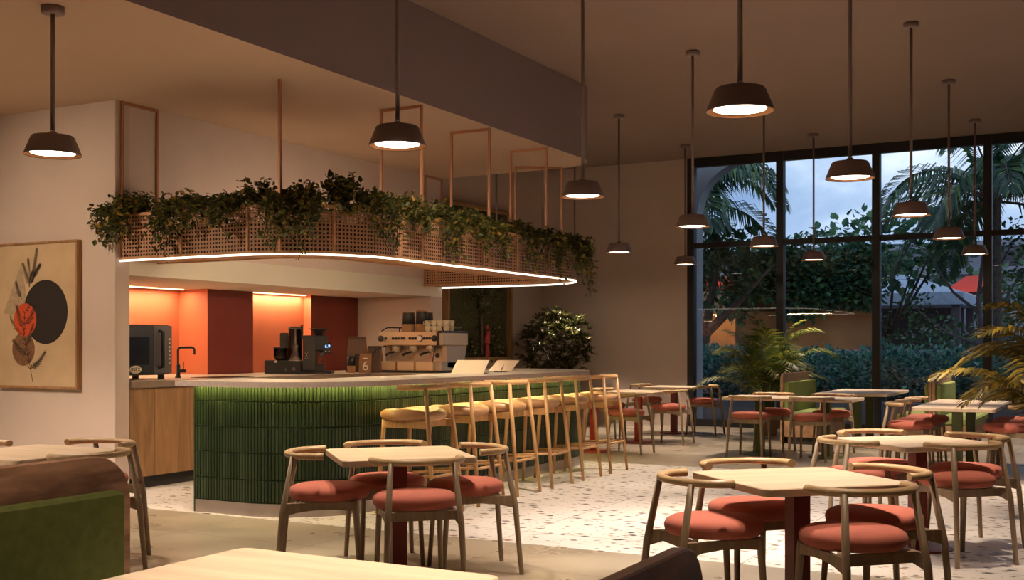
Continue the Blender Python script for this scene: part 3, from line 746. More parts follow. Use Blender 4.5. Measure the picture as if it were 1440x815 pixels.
MB().lathe([(.0535, .0905), (.056, .21), (.0, .212)], 22).build('body', M['blackm'], t)

# espresso machine
em = thing('espresso_machine', 'three-group champagne steel espresso machine on the back worktop', 'espresso machine', (-7.95, 11.98, 1.05))
mb = MB(); mb.box(-.47, .47, .0, .62, .345, .52, .012); mb.build('body', M['steel2'], em)
MB().box(-.475, .40, -.02, .0, .35, .518, .006).build('front_panel', M['steel2'], em)
mb = MB()
T = Matrix(((0, 0, 1, .40), (1, 0, 0, 0), (0, 1, 0, 0), (0, 0, 0, 1)))
mb.prism([(.12, .06), (.52, .06), (.60, .345), (.10, .345)], 0, .07, .006, T=T); mb.build('side_panel', M['steel'], em)
T2 = T.copy(); T2[0][3] = -.47
mb = MB(); mb.prism([(.12, .06), (.52, .06), (.60, .345), (.10, .345)], 0, .07, .006, T=T2); mb.build('side_panel', M['steel'], em)
MB().box(-.40, .40, .16, .54, .06, .345).build('back_splash', M['steel'], em)
MB().box(-.46, .46, -.06, .56, .0, .03, .004).build('base', M['blackm'], em)
mb = MB(); mb.box(-.45, .38, -.08, .40, .03, .145, .008); mb.build('drip_tray', M['steel2'], em)
for x in (-.17, .11): MB().box(x - .014, x + .014, -.083, -.079, .03, .143).build('seam', M['kraft'], em)
MB().box(.38, .47, -.02, .40, .03, .14, .006).build('tray_end', M['steel'], em)
rl = MB(); rl.tube([(-.47, .02, .53), (-.40, .06, .575), (-.38, .58, .575), (.40, .58, .575), (.43, .06, .575), (.47, .02, .53)], .008, 8)
for x in (-.38, .42): rl.cyl((x, .3, .52), (x, .3, .575), .006)
rl.build('cup_rail', M['black'], em)
MB().box(.415, .475, -.022, .62, .50, .53, .006).build('trim', M['black'], em)
MB().box(.40, .425, -.025, .0, .348, .52, .003).build('edge_trim', M['black'], em)
for x in (-.40, -.28, -.235, -.19, -.0, .045, .09, .235, .28, .325):
    MB().lathe([(.018, 0), (.018, .012), (.014, .016), (0, .016)], 14).build('button', M['black'], em).matrix_local = Matrix.Translation((x * .92, -.02, .435)) @ Matrix.Rotation(R(90), 4, 'X')
MB().box(-.14, -.07, -.026, -.019, .42, .45, .002).build('display', M['black'], em)
gd = MB(); gd.lathe([(.042, 0), (.042, .015), (.036, .018)], 24); gd = gd.build('gauge', M['black'], em); gd.matrix_local = Matrix.Translation((.15, -.02, .435)) @ Matrix.Rotation(R(90), 4, 'X')
MB().lathe([(.036, .016), (.036, .02), (0, .02)], 24).build('dial', M['creampaint'], gd)
for x in (-.44, .375):
    k = MB(); k.lathe([(.036, 0), (.04, .02), (.03, .045), (0, .05)], 18); k.build('steam_knob', M['blackm'], em).matrix_local = Matrix.Translation((x, -.02, .435)) @ Matrix.Rotation(R(90), 4, 'X')
for x in (-.26, .0, .26):
    g_ = MB(); g_.lathe([(.0, .0), (.045, .0), (.05, .03), (.06, .05), (.06, .085), (.05, .09)], 22, c=(x, .06, .26)); g_ = g_.build('group_head', M['steel'], em)
    h = MB(); h.tube([(x, .02, .265), (x - .03, -.05, .25), (x - .06, -.10, .225)], [.012, .014, .016], 10); h.build('portafilter_handle', M['black'], g_)
    h = MB(); h.tube([(x, .06, .262), (x - .012, .06, .225), (x - .022, .055, .215)], .008, 8); h.build('spout', M['steel'], g_)
sw = MB(); sw.tube([(-.40, .03, .34), (-.46, -.03, .32), (-.52, -.06, .28), (-.52, -.06, .13)], .008, 8); sw.build('steam_wand', M['black'], em)
sw = MB(); sw.tube([(.385, .0, .345), (.385, -.03, .33), (.36, -.06, .14), (.36, -.06, .03)], .008, 8); sw.build('steam_wand', M['black'], em)
MB().cyl((.3, .16, .22), (.3, .145, .22), .03).build('outlet', M['black'], em)
# on the machine: dark canisters and cups
ZM = 1.05 + .52
for k, (x, y, lab) in enumerate(((-8.13, 12.2, 'dark brown-based tumbler at the left on the espresso machine'), (-7.99, 12.42, 'dark tumbler at the back of the trio on the espresso machine'), (-7.90, 12.16, 'dark tumbler with a brown rim, nearest the cups on the machine'))):
    t = thing('tumbler', lab, 'tumbler', (x, y, ZM), 0, 'dark tumblers on the espresso machine')
    s_ = 1.05 if k == 2 else 1.
    MB().lathe([(.083, 0), (.083, .002), (.083, .1)], 24).build('base', M['kraft'], t)
    MB().lathe([(.0835, .1005), (.075, .245 * s_), (.07, .25 * s_)], 24).build('body', M['blackm'], t)
    MB().lathe([(.0752, .246 * s_), (.0755, .26 * s_), (.068, .262 * s_), (.0, .262 * s_)], 24).build('rim', M['kraft'], t)
cupp = thing('coffee_cup', '', 'cup', (0, 0, 0), 0, 'cream coffee cups stacked on the espresso machine')
MB().lathe([(.028, 0), (.03, .004), (.04, .03), (.043, .072), (.04, .072), (.036, .03), (0, .008)], 20).build('bowl', M['cream'], cupp)
MB().tube([(.038, 0, .06), (.062, 0, .056), (.064, 0, .03), (.037, 0, .024)], .005, 8).build('handle', M['cream'], cupp)
cpos = [(-7.78, 12.12), (-7.69, 12.12), (-7.60, 12.12), (-7.51, 12.12), (-7.75, 12.27), (-7.63, 12.27), (-7.53, 12.27)]
cl = ['first cup from the left', 'second cup from the left', 'third cup from the left', 'rightmost cup', 'left cup', 'middle cup', 'right cup']
first = True
for lv in (0, 1):
    for k, (x, y) in enumerate(cpos):
        lab = 'cream cup, %s, %s, %s row on the espresso machine' % (cl[k], 'front' if k < 4 else 'back', 'bottom' if lv == 0 else 'top')
        lab = lab.replace('first cup', 'first').replace('second cup', 'second').replace('third cup', 'third').replace('rightmost cup', 'rightmost').replace('left cup', 'left').replace('middle cup', 'middle').replace('right cup', 'right')
        rz = random.uniform(2., 4.5)
        if first: cupp['label'] = lab; cupp.location = (x, y, ZM); cupp.rotation_euler = (0, 0, rz); first = False
        else: dup(cupp, lab, (x, y, ZM + lv * .0725), rz)

# tablets on the bar
t = thing('tablet', 'cream-backed tablet leaning on the bar, in front of the machine', 'tablet', (-6.05, 10.2, 1.103), R(28.45 - 8))
T = Matrix.Rotation(R(-38), 4, 'X') @ Matrix.Translation((0, 0, .012))
tb = MB(); T = Matrix.Translation((0, -.06, .0)) @ Matrix(((1, 0, .38, 0), (0, 1, .55, 0), (0, 0, 1, 0), (0, 0, 0, 1)))
tb.box(-.17, .17, -.01, .0, .0, .14, .002, T=T); tb.build('shell', M['cream'], t)
sc_ = MB(); sc_.box(-.16, .16, .001, .005, .008, .132, 0, T=T); sc_.build('screen', M['screen'], t)
MB().box(-.14, .2, -.03, .10, .0, .006, .001).build('stand', M['black'], t)
t = thing('payment_terminal', 'silver tablet till with a dark stand at the far bend of the bar', 'till', (-6.06, 10.9, 1.103), R(28.45 - 8))
T = Matrix.Translation((0, -.04, .01)) @ Matrix(((1, 0, .7, 0), (0, 1, .9, 0), (0, 0, 1, 0), (0, 0, 0, 1)))
tb = MB(); tb.box(-.12, .13, -.012, .0, .0, .12, .002, T=T); tb.build('shell', M['steel'], t)
sc_ = MB(); sc_.box(-.11, .12, .001, .005, .008, .112, 0, T=T); sc_.build('screen', M['screen'], t)
h = MB(); h.box(-.06, .08, -.06, .06, 0, .012, .003); h.cyl((.02, -.03, .01), (.05, .03, .075), .018); h.build('stand', M['black'], t)

# ------------------------------------------------------------------ painting
t = thing('painting', 'framed abstract painting of dark, red and brown circles with sprigs on the left wall', 'painting', (-9.4, 7.584, 1.695))
w, h_ = 1.16, 1.44
fb = MB()
T = Matrix(((1, 0, 0, 0), (0, 0, -1, 0), (0, 1, 0, 0), (0, 0, 0, 1)))
for (x0, x1, z0, z1) in ((-w / 2, w / 2, h_ / 2 - .022, h_ / 2), (-w / 2, w / 2, -h_ / 2, -h_ / 2 + .022), (-w / 2, -w / 2 + .022, -h_ / 2 + .022, h_ / 2 - .022), (w / 2 - .022, w / 2, -h_ / 2 + .022, h_ / 2 - .022)):
    fb.box(x0, x1, -.06, 0, z0, z1, .003)
fb.build('frame', M['picframe'], t)
cv = MB(); cv.box(-w / 2 + .022, w / 2 - .022, -.045, -.005, -h_ / 2 + .022, h_ / 2 - .022)
def disc(cx, cz, r_, d_, mi): cv.prism([(cx + r_ * math.cos(2 * PI * k / 48), cz + r_ * math.sin(2 * PI * k / 48)) for k in range(48)], .045, .045 + d_, 0, mi, T)
cv.prism([(-.50, .02), (-.23, .52), (-.16, .2), (-.22, .0)], .045, .0455, 0, 4, T)
disc(.12, .03, .315, .001, 1); disc(-.175, -.045, .165, .0016, 2); disc(-.20, -.335, .165, .0013, 3)
def sprig(pts, lw, n, ll):
    P = [Vector((p[0], -.0475, p[1])) for p in pts]
    cv.tube(P, lw * .6, 4, 1)
    n = int(n * 1.6)
    for i in range(n):
        u = .12 + .88 * i / n; x = u * (len(P) - 1); k = min(int(x), len(P) - 2); q = P[k].lerp(P[k + 1], x - k); d_ = (P[k + 1] - P[k]).normalized()
        for s_ in (-1, 1):
            pd = Vector((-d_.z * s_, 0, d_.x * s_)); e = (d_ * .75 + pd * .6).normalized()
            cv.leaf(q, e, Vector((0, -1, 0)), ll * (.85 - .45 * u), ll * .055, 1, 0)
sprig([(-.06, -.66), (-.13, -.4), (-.19, -.2), (-.18, .02), (-.09, .12)], .004, 9, .09)
sprig([(-.19, -.15), (-.26, -.02), (-.30, .1)], .003, 8, .08); sprig([(-.18, -.1), (-.08, -.02), (-.03, .1)], .003, 8, .08)
sprig([(-.13, -.4), (-.25, -.34), (-.36, -.24)], .003, 8, .075); sprig([(-.15, -.3), (-.1, -.2), (-.05, -.08)], .003, 7, .07)
sprig([(-.09, -.53), (.02, -.47), (.12, -.36)], .003, 9, .075); sprig([(-.24, -.18), (-.34, -.1), (-.40, .0)], .003, 6, .06)
sprig([(-.12, .28), (-.05, .42), (.0, .66)], .003, 12, .085); sprig([(-.1, .28), (-.16, .4), (-.21, .52)], .003, 8, .075); sprig([(-.06, .36), (.0, .44), (.05, .5)], .003, 7, .07)
sprig([(-.22, .16), (-.28, .24), (-.31, .34)], .003, 7, .07); sprig([(-.08, .34), (-.12, .48), (-.13, .56)], .002, 7, .06)
cv.build('canvas', [M['canvas'], M['artblack'], M['artred'], M['artbrown'], M['artgrey']], t)

# framed moss picture on the far side wall
t = thing('plant_picture', 'tall wood-framed panel of moss and pine on the wall beyond the bar', 'framed plant panel', (XC, 16.3, 2.43))
w, h_ = 2.14, 2.56
fb = MB()
for (a, b_, z0, z1) in ((-w / 2, w / 2, h_ / 2 - .05, h_ / 2), (-w / 2, w / 2, -h_ / 2, -h_ / 2 + .05), (-w / 2, -w / 2 + .05, -h_ / 2 + .05, h_ / 2 - .05), (w / 2 - .05, w / 2, -h_ / 2 + .05, h_ / 2 - .05)):
    fb.box(0, .12, a, b_, z0, z1, .004)
fb.build('frame', M['picframe'], t)
MB().box(0.002, .03, -w / 2 + .05, w / 2 - .05, -h_ / 2 + .05, h_ / 2 - .05).build('moss', M['moss'], t)
pn = MB(); pn.tube([(.06, .1, -1.2), (.07, .05, -.4), (.06, .15, .2), (.07, .1, .9)], [.03, .025, .02, .01], 6, 1)
for (y, z, r_) in ((.1, .5, .3), (-.1, .0, .28), (.35, .05, .3), (.15, -.35, .25), (.25, .85, .22), (-.05, .75, .25), (.45, .35, .2)):
    for k in range(110):
        a = random.uniform(0, 2 * PI); pn.leaf(Vector((.06, y + random.uniform(-.06, .06), z + random.uniform(-.06, .06))), Vector((random.uniform(0, .35), math.cos(a), math.sin(a) + .2)), Vector((1, 0, 0)), r_ * random.uniform(.6, 1.), .008, 0)
blob(pn, (.06, .55, -1.0), (.06, .38, .3), 350, .05, .018, .9); blob(pn, (.06, -.25, -1.08), (.06, .28, .2), 260, .05, .018, .9); blob(pn, (.05, .2, .2), (.04, .8, 1.1), 500, .05, .02, 1.)
pn.build('pine', [M['bush'], M['bark']], t)
fg = MB(); fg.tube([(.1, .18, -1.22), (.1, .18, -1.0)], [.02, .03], 8); fg.tube([(.1, .26, -1.22), (.1, .22, -1.0)], [.018, .025], 8); fg.tube([(.1, .2, -1.0), (.1, .2, -.8)], [.05, .05], 8)
fg.lathe([(0, 0), (.035, .03), (.03, .075), (0, .09)], 10, c=(.1, .2, -.78)); fg.tube([(.1, .25, -.84), (.1, .31, -.92), (.1, .28, -.75)], .014, 6)
fg.build('figurine', M['redfig'], t)

# ------------------------------------------------------------------ hanging cane planter over the bar
CO = [(XA, 7.65), (-7.6, 7.65)] + arc(-6.95, 8.65, 1., -90, 0, 20) + [(-5.95, 9.6), (-5.95, 10.6), (-5.95, 11.6)] + arc(-6.95, 12.4, 1., 0, 90, 20) + [(-7.6, 13.4), (XA + .001, 13.4)]
ZC0, ZC1 = 2.197, 2.64
hp = thing('hanging_planter', 'curved woven cane planter ring hung over the bar from copper rods', 'hanging planter')
def cane(path, z0, z1):
    mb = MB(); mb.uv = []; u = 0.
    P = [Vector(p) for p in resample(path, .06)] + [Vector(path[-1])]
    for a, b_ in zip(P[:-1], P[1:]):
        L = (b_ - a).length
        mb.add([(a.x, a.y, z0), (b_.x, b_.y, z0), (b_.x, b_.y, z1), (a.x, a.y, z1)], [(0, 1, 2, 3)], 0, False)
        mb.uv.append([(u, 0), (u + L, 0), (u + L, z1 - z0), (u, z1 - z0)]); u += L
    return mb
cane(CO, ZC0 + .03, ZC1 - .02).build('cane_panel', M['cane'], hp)
CI = offset(CO, -.47)
cane(CI, ZC0 + .02, ZC1 - .02).build('cane_panel', M['cane'], hp)
for P_, z0, z1, nm in ((CO, ZC0 + .01, ZC0 + .035, 'bottom_rim'), (CO, ZC1 - .025, ZC1, 'top_rim'), (CI, ZC0, ZC0 + .03, 'bottom_rim'), (CI, ZC1 - .025, ZC1, 'top_rim')):
    mb = MB(); ribbon_prism(mb, P_, -.012, .012, z0, z1); mb.build(nm, M['rattan'], hp)
mb = MB(); a = offset(CO, -.013); b_ = offset(CO, -.457); mb.prism(a + b_[::-1], ZC0 + .012, ZC0 + .03, 0); mb.build('base_board', M['rattan'], hp)
mb = MB(); a = offset(CO, -.04); b_ = offset(CO, -.43); mb.prism(a + b_[::-1], ZC0 + .031, ZC0 + .30, 0); mb.build('trough', M['soil'], hp)
mb = MB(); ribbon_prism(mb, CO, .0, .014, ZC0 - .006, ZC0 + .010); mb.build('led_strip', M['led'], hp)
mb = MB(); ribbon_prism(mb, [(-7.75, 8.12)] + CI[2:23] + [(-6.42, 11.0)], -.034, -.014, ZC0 + .012, ZC0 + .024); mb.build('inner_led_strip', M['ledin'], hp)
mb = MB(); ribbon_prism(mb, [(-7.75, 8.12)] + CI[2:23] + [(-6.42, 11.0)], -.045, -.012, ZC0 + .030, ZC0 + .036); mb.build('added_led_baffle', M['rattan'], hp)  # added lip, hidden behind the rim, blocks the strip's upward light
bt = resample(CO, .78)
for k, p in enumerate(bt[1:]):
    MB().box(p[0] - .012, p[0] + .012, p[1] - .012, p[1] + .012, ZC0 + .03, ZC1 - .02).build('batten', M['rattan'], hp)
bt = resample(CI, .62)
for k, p in enumerate(bt[1:]):
    MB().box(p[0] - .01, p[0] + .01, p[1] - .01, p[1] + .01, ZC0 + .03, ZC1 - .02).build('batten', M['rattan'], hp)
for (xa, ya, xb, yb) in ((XA + .01, 7.66, XA + .01, 8.1), (-6.82, 8.11, -6.47, 7.69), (-6.42, 9.15, -5.95, 9.15), (-6.42, 10.47, -5.95, 10.47), (-6.42, 11.82, -5.95, 11.82), (-6.93, 12.88, -6.42, 13.2), (XA + .01, 12.95, XA + .01, 13.37)):
    mb = MB()
    for (x, y) in ((xa, ya), (xb, yb)): mb.box(x - .012, x + .012, y - .012, y + .012, ZC0 + .03, Z1)
    d_ = Vector((xb - xa, yb - ya, 0)); L = d_.length; an = math.atan2(d_.y, d_.x)
    mb.box(0, L, -.012, .012, Z1 - .03, Z1 - .002, T=Matrix.Translation((xa, ya, 0)) @ Matrix.Rotation(an, 4, 'Z'))
    mb.build('hanger', M['copperrod'], hp)

# trailing plants in the planter
def trailing(lab, x, y, nx, ny, width, up, hang, n, seed, leafL=.06, inset=.2):
    random.seed(seed)
    t = thing('trailing_plant', lab, 'trailing plant', (x, y, ZC0 + .301), 0, 'trailing plants in the hanging cane planter')
    o_ = Vector((nx, ny, 0)).normalized(); s_ = Vector((-o_.y, o_.x, 0)); H = ZC1 - ZC0 - .30
    st = MB(); lf = MB(); ns = max(8, n // 26)
    for i in range(ns):
        w = random.uniform(-1, 1) * width
        a = -o_ * inset + s_ * w * .3
        tp = s_ * w * .8 + o_ * random.uniform(-.25, .06) + Vector((0, 0, H + up * random.uniform(.3, 1.)))
        pts = [a, a.lerp(tp, .6) + Vector((0, 0, .03)), tp]
        hl = hang * random.uniform(.4, 1.08) * (1.15 - .55 * abs(w) / max(width, .01))
        if random.random() < .78 and hl > .07:
            q = tp + o_ * (random.uniform(.06, .2) + max(0, -tp.dot(o_))) + s_ * w * .2; q.z = H + .02; pts.append(q)
            for k in range(1, 6): pts.append(q + Vector((0, 0, -hl * k / 5)) + s_ * random.uniform(-.04, .04) + o_ * random.uniform(-.02, .04))
        st.tube(pts, .0035, 4, caps=False)
        m_ = n // ns
        cum = [0]
        for p, q in zip(pts[:-1], pts[1:]): cum.append(cum[-1] + (q - p).length)
        lo_ = max(0., cum[1] * .75)
        for k in range(m_):
            d_ = random.uniform(lo_, cum[-1]); j = 0
            while j < len(cum) - 2 and cum[j + 1] < d_: j += 1
            p = pts[j].lerp(pts[j + 1], (d_ - cum[j]) / max(1e-6, cum[j + 1] - cum[j]))
            v = Vector((random.gauss(0, 1), random.gauss(0, 1), random.gauss(-.1, .8))) + o_ * .8
            p = p + Vector((random.gauss(0, .03), random.gauss(0, .03), random.gauss(0, .022)))
            if p.z < H and p.dot(o_) < .03 and p.dot(o_) > -.42: p += o_ * (.03 - p.dot(o_) + random.uniform(0, .05))
            L = leafL * random.uniform(.6, 1.35)
            lf.leaf(p, v, Vector((random.gauss(0, .5), random.gauss(0, .5), 1)), L, L * .36)
    st.build('stem', M['vine'], t); lf.build('foliage', M['trail'], t)
    return t
def onpath(px):
    best = None
    s_, c_ = math.sin(R(28.45)), math.cos(R(28.45))
    P = resample(CO, .02)
    for i in range(len(P) - 1):
        X, Y = P[i]; D = -s_ * X + c_ * Y; l_ = c_ * X + s_ * Y; x = 720 + 1587 * l_ / D
        t_ = Vector((P[i + 1][0] - X, P[i + 1][1] - Y)).normalized(); nn = (t_.y, -t_.x)
        if Y > 13.0: break
        if best is None or abs(x - px) < best[0]: best = (abs(x - px), X, Y, nn)
    return best[1:]
TP = [(172, .26, .22, .36, 620, 'big bushy trailing plant at the wall end of the cane planter'),
      (245, .12, .16, .42, 300, 'narrow trailing plant with a long tail, second from the wall'),
      (285, .16, .13, .28, 280, 'short trailing plant, third from the wall end of the planter'),
      (326, .13, .12, .36, 300, 'dark fine-leaved trailing plant, fourth from the wall end'),
      (363, .15, .24, .05, 240, 'upright plant standing clear above the planter front'),
      (388, .12, .16, .44, 320, 'trailing plant hanging left of the long double tail on the planter front'),
      (425, .17, .20, .43, 480, 'trailing plant with the longest tail at the middle of the curve'),
      (484, .16, .30, .14, 260, 'leggy round-leaved plant reaching highest above the planter'),
      (530, .20, .18, .42, 480, 'bushy trailing plant just right of the leggy round-leaved one'),
      (577, .18, .22, .24, 400, 'trailing plant below the first square copper hanger'),
      (622, .18, .18, .40, 460, 'yellowish trailing plant left of the second square hanger'),
      (664, .20, .18, .30, 460, 'trailing plant below the second square copper hanger'),
      (692, .17, .12, .42, 380, 'trailing plant hanging halfway along the straight side'),
      (735, .20, .16, .44, 500, 'dense trailing plant below the third square hanger'),
      (768, .17, .12, .46, 420, 'trailing plant with a tail just before the bend'),
      (796, .17, .10, .36, 420, 'trailing plant at the far bend of the planter'),
      (812, .20, .08, .55, 600, 'large trailing plant spilling lowest at the far tip of the planter')]
for k, (px, w, up, hang, n, lab) in enumerate(TP):
    X, Y, nn = onpath(min(px, 806))
    trailing(lab, X, Y, nn[0], nn[1], w * .88, up, hang, int(n * (1.7 if k < 8 else 1.4)), 100 + k, .072 if k == 7 else .054)
random.seed(21)

# ------------------------------------------------------------------ pendant lamps
ZL = 2.70
def make_pendant(zc):
    t = thing('pendant_lamp', '', 'pendant lamp', (0, 0, 0), 0, 'dark cone pendant lamps')
    MB().lathe([(.0, zc - .05), (.07, zc - .05), (.078, zc - .045), (.078, zc)], 24).build('ceiling_rose', M['lampmet'], t)
    MB().cyl((0, 0, ZL + .125), (0, 0, zc - .05), .015, n=12).build('rod', M['lampmet'], t)
    MB().lathe([(.183, .012), (.188, 0), (.188, .008), (.142, .122), (.132, .132), (.028, .136), (.026, .16), (.015, .165)], 36, c=(0, 0, ZL), cap=False).build('shade', M['lampmet'], t)
    MB().lathe([(.186, .003), (.176, .004), (.172, .03), (.150, .02), (.145, .016)], 36, c=(0, 0, ZL), cap=False).build('inner_ring', M['copper'], t)
    MB().lathe([(0, .014), (.146, .014), (.146, .024), (0, .024)], 32, c=(0, 0, ZL)).build('diffuser', M['diff'], t)
    return t
LH = make_pendant(Z2); LL = make_pendant(Z1)
lampdata = bpy.data.lights.new('bulb', 'SPOT'); lampdata.spot_size = R(76); lampdata.spot_blend = .6; lampdata.energy = 140; lampdata.color = (1., .81, .63); lampdata.shadow_soft_size = .03
wallwash = lampdata.copy(); wallwash.name = 'bulb_wide'; wallwash.energy = 130; wallwash.spot_size = R(124)
PX = {0: -6.25, 1: -4.18, 2: -1.88, -1: -8.23}; PY = [6.14, 9.02, 11.9, 14.7, 17.43]
pend = [(-6.45, 5.30, 1, 'pendant lamp under the lowered ceiling in front of the painting wall'),
        (PX[1], PY[0], 0, 'pendant lamp in front of the planter, over the table before the bar'),
        (PX[1], PY[1], 0, 'pendant lamp at the tip of the lowered ceiling, right of the planter'),
        (PX[2], PY[0], 0, 'largest, nearest pendant lamp, over the right front table'),
        (PX[2], PY[1], 0, 'pendant lamp hanging over the second right-hand table'),
        (PX[2], PY[2], 0, 'third pendant lamp of the right-hand row, before the sky'),
        (PX[2], PY[3], 0, 'fourth pendant lamp of the right-hand row, crossing the window transom'),
        (PX[2], PY[4], 0, 'smallest pendant lamp of the right-hand row, beside the window mullion'),
        (PX[1], PY[2], 0, 'pendant lamp at the left edge of the window, the upper of two'),
        (PX[0], PY[3], 0, 'pendant lamp alone against the back wall left of the window'),
        (PX[0], PY[4], 0, 'pendant lamp at the left edge of the window, the lower of two'),
        (PX[1], PY[3], 0, 'pendant lamp before the left palm, just left of the first mullion'),
        (PX[1], PY[4], 0, 'small pendant lamp in the middle of the second window bay'),
        (PX[-1], PY[3], 0, 'pendant lamp on a rod in front of the framed moss panel'),
        (PX[-1], PY[4], 0, 'pendant lamp on a rod in the back corner behind the planter tip')]
pend += [(.42, PY[1], 0, 'pendant lamp right of the frame, above the golden palm'), (.42, PY[2], 0, 'pendant lamp right of the frame, beyond the golden palm'), (PX[2], 3.26, 0, 'pendant lamp over the near oak table, above the frame'), (-8.5, 5.30, 1, 'pendant lamp left of the frame before the painting wall'), (-6.45, 2.5, 1, 'pendant lamp left of the frame, nearest the camera')]
ulh = ull = True
for (x, y, low, lab) in pend:
    src = LL if low else LH
    if (low and ull) or (not low and ulh):
        src.location = (x, y, 0); src['label'] = lab; o = src
        if low: ull = False
        else: ulh = False
    else: o = dup(src, lab, (x, y, 0))
    lo = bpy.data.objects.new('bulb', wallwash if low else lampdata)
    C.objects.link(lo); lo.parent = o; lo.location = (0, 0, ZL - .03)

# ------------------------------------------------------------------ ceiling spotlights, unseen: table and floor ones inferred, the rest added to brighten
def spot(lab, pos, tgt, e, cone, col=(1., .83, .65), blend=.6, rad=.06):
    pos = Vector(pos); tgt = Vector(tgt); d = (tgt - pos).normalized()
    t = thing('ceiling_spotlight', lab, 'spotlight', pos, 0, 'track spotlights on the ceiling')
    MB().lathe([(.05, -.02), (.05, 0), (0, 0)], 16).build('mount', M['blackm'], t)
    MB().cyl((0, 0, -.10), (0, 0, -.02), .012).build('arm', M['blackm'], t)
    q = Vector((0, 0, -.13))
    h = MB(); h.tube([q - d * .09, q - d * .02, q + d * .10], [.035, .055, .06], 18, caps=False); h.build('head', M['blackm'], t)
    l = bpy.data.lights.new('bulb', 'SPOT'); l.energy = e; l.spot_size = R(cone); l.spot_blend = blend; l.color = col; l.shadow_soft_size = rad
    o = bpy.data.objects.new('bulb', l); C.objects.link(o); o.parent = t; o.location = q + d * .11
    o.rotation_euler = d.to_track_quat('-Z', 'Y').to_euler()
for p, q, nm in (((-3.72, 5.42, Z2), (-3.88, 5.70, .7), 'table before the bar'), ((-1.25, 5.32, Z2), (-1.41, 5.6, .7), 'right front table'), ((-1.05, 7.88, Z2), (-1.23, 8.15, .7), 'second right-hand table')):
    spot('ceiling spotlight aimed down at the ' + nm, p, q, 370, 34, (1., .80, .60), .4, .03)
spot('ceiling spotlight aimed at the terrazzo between the tables', (-2.9, 6.9, Z2), (-2.85, 7.9, 0), 1150, 50, (1., .87, .73), 1.)
spot('added ceiling spotlight aimed down at the near table and the green bench', (-1.9, 2.2, Z2), (-2.5, 2.2, .8), 330, 64, blend=.9)
spot('added ceiling spotlight aimed at the row of bar stools', (-4.75, 8.3, Z2), (-5.0, 9.9, .7), 180, 40, blend=.9)
spot('added ceiling spotlight aimed at the planted front of the hanging planter', (-3.6, 7.0, Z2), (-5.95, 9.6, 2.4), 420, 36, (1., .78, .54), .9)
spot('added ceiling spotlight washing the painting wall', (-9.3, 3.4, Z1), (-8.7, 7.58, 1.2), 420, 84, (1., .76, .52), 1.)
spot('added ceiling spotlight aimed at the bar end and oak cabinets', (-4.75, 5.9, Z2), (-6.4, 7.6, .9), 460, 40, (1., .80, .58), 1.)

# ------------------------------------------------------------------ dining chairs
def rail_pts(hw, yb, depth, a, z, n=22, y0=0.):
    return [(hw * math.sin(R(t_)), yb + depth - depth * math.cos(R(t_)), z) for t_ in [-a + 2 * a * k / n for k in range(n + 1)]]
def make_chair():
    t = thing('dining_chair', '', 'chair')
    w = M['oakedge']
    prof = [(0, .482), (.19, .482), (.222, .488), (.238, .505), (.242, .528), (.234, .549), (.205, .565), (.12, .573), (0, .575)]
    MB().lathe(prof, 36).build('seat', M['coral'], t)
    rp = rail_pts(.252, -.25, .195, 98, .755)
    rr_ = [.0205 + .004 * abs(2 * k / 22 - 1) for k in range(23)]
    MB().tube(rp, rr_, 12, flat=.85).build('backrest', M['oakedge2'], t)
    for s_ in (-1, 1):
        MB().tube([(s_ * .222, -.30, 0), (s_ * .205, -.265, .42), (s_ * .178, -.205, .75)], [.0145, .0185, .016], 12).build('leg', w, t)
        MB().tube([(s_ * .195, .185, 0), (s_ * .178, .155, .45), (s_ * .176, .15, .488)], [.0135, .018, .018], 12).build('leg', w, t)
    fr_ = MB()
    for s_ in (-1, 1):
        fr_.add([], [])
        a, b_ = Vector((s_ * .203, -.262, 0)), Vector((s_ * .178, .155, 0)); d_ = b_ - a; an = math.atan2(d_.y, d_.x)
        T = Matrix.Translation((a.x, a.y, 0)) @ Matrix.Rotation(an, 4, 'Z') @ Matrix(((1, 0, 0, 0), (0, 0, -1, 0), (0, 1, 0, 0), (0, 0, 0, 1)))
        L = d_.length
        fr_.prism([(0, .405), (L * .25, .43), (L * .5, .44), (L * .75, .437), (L, .425), (L, .482), (0, .482)], -.011, .011, .002, T=T)
    fr_.box(-.178, .178, .145, .167, .43, .482, .002); fr_.box(-.2, .2, -.20, -.178, .43, .482, .002)
    fr_.build('seat_frame', w, t)
    return t
M['oakedge2'] = wood('oak_rail', (.42, .275, .14), (.56, .385, .205), 'X', 12., .38, stretch=.15)
chair0 = make_chair(); used = [False]
def chair(x, y, face, lab, group):
    """face: world direction in degrees the sitter looks"""
    rz = R(face - 90)
    if not used[0]:
        used[0] = True; chair0.location = (x, y, 0); chair0.rotation_euler = (0, 0, rz); chair0['label'] = lab; chair0['group'] = group
        return chair0
    return dup(chair0, lab, (x, y, 0), rz, group)

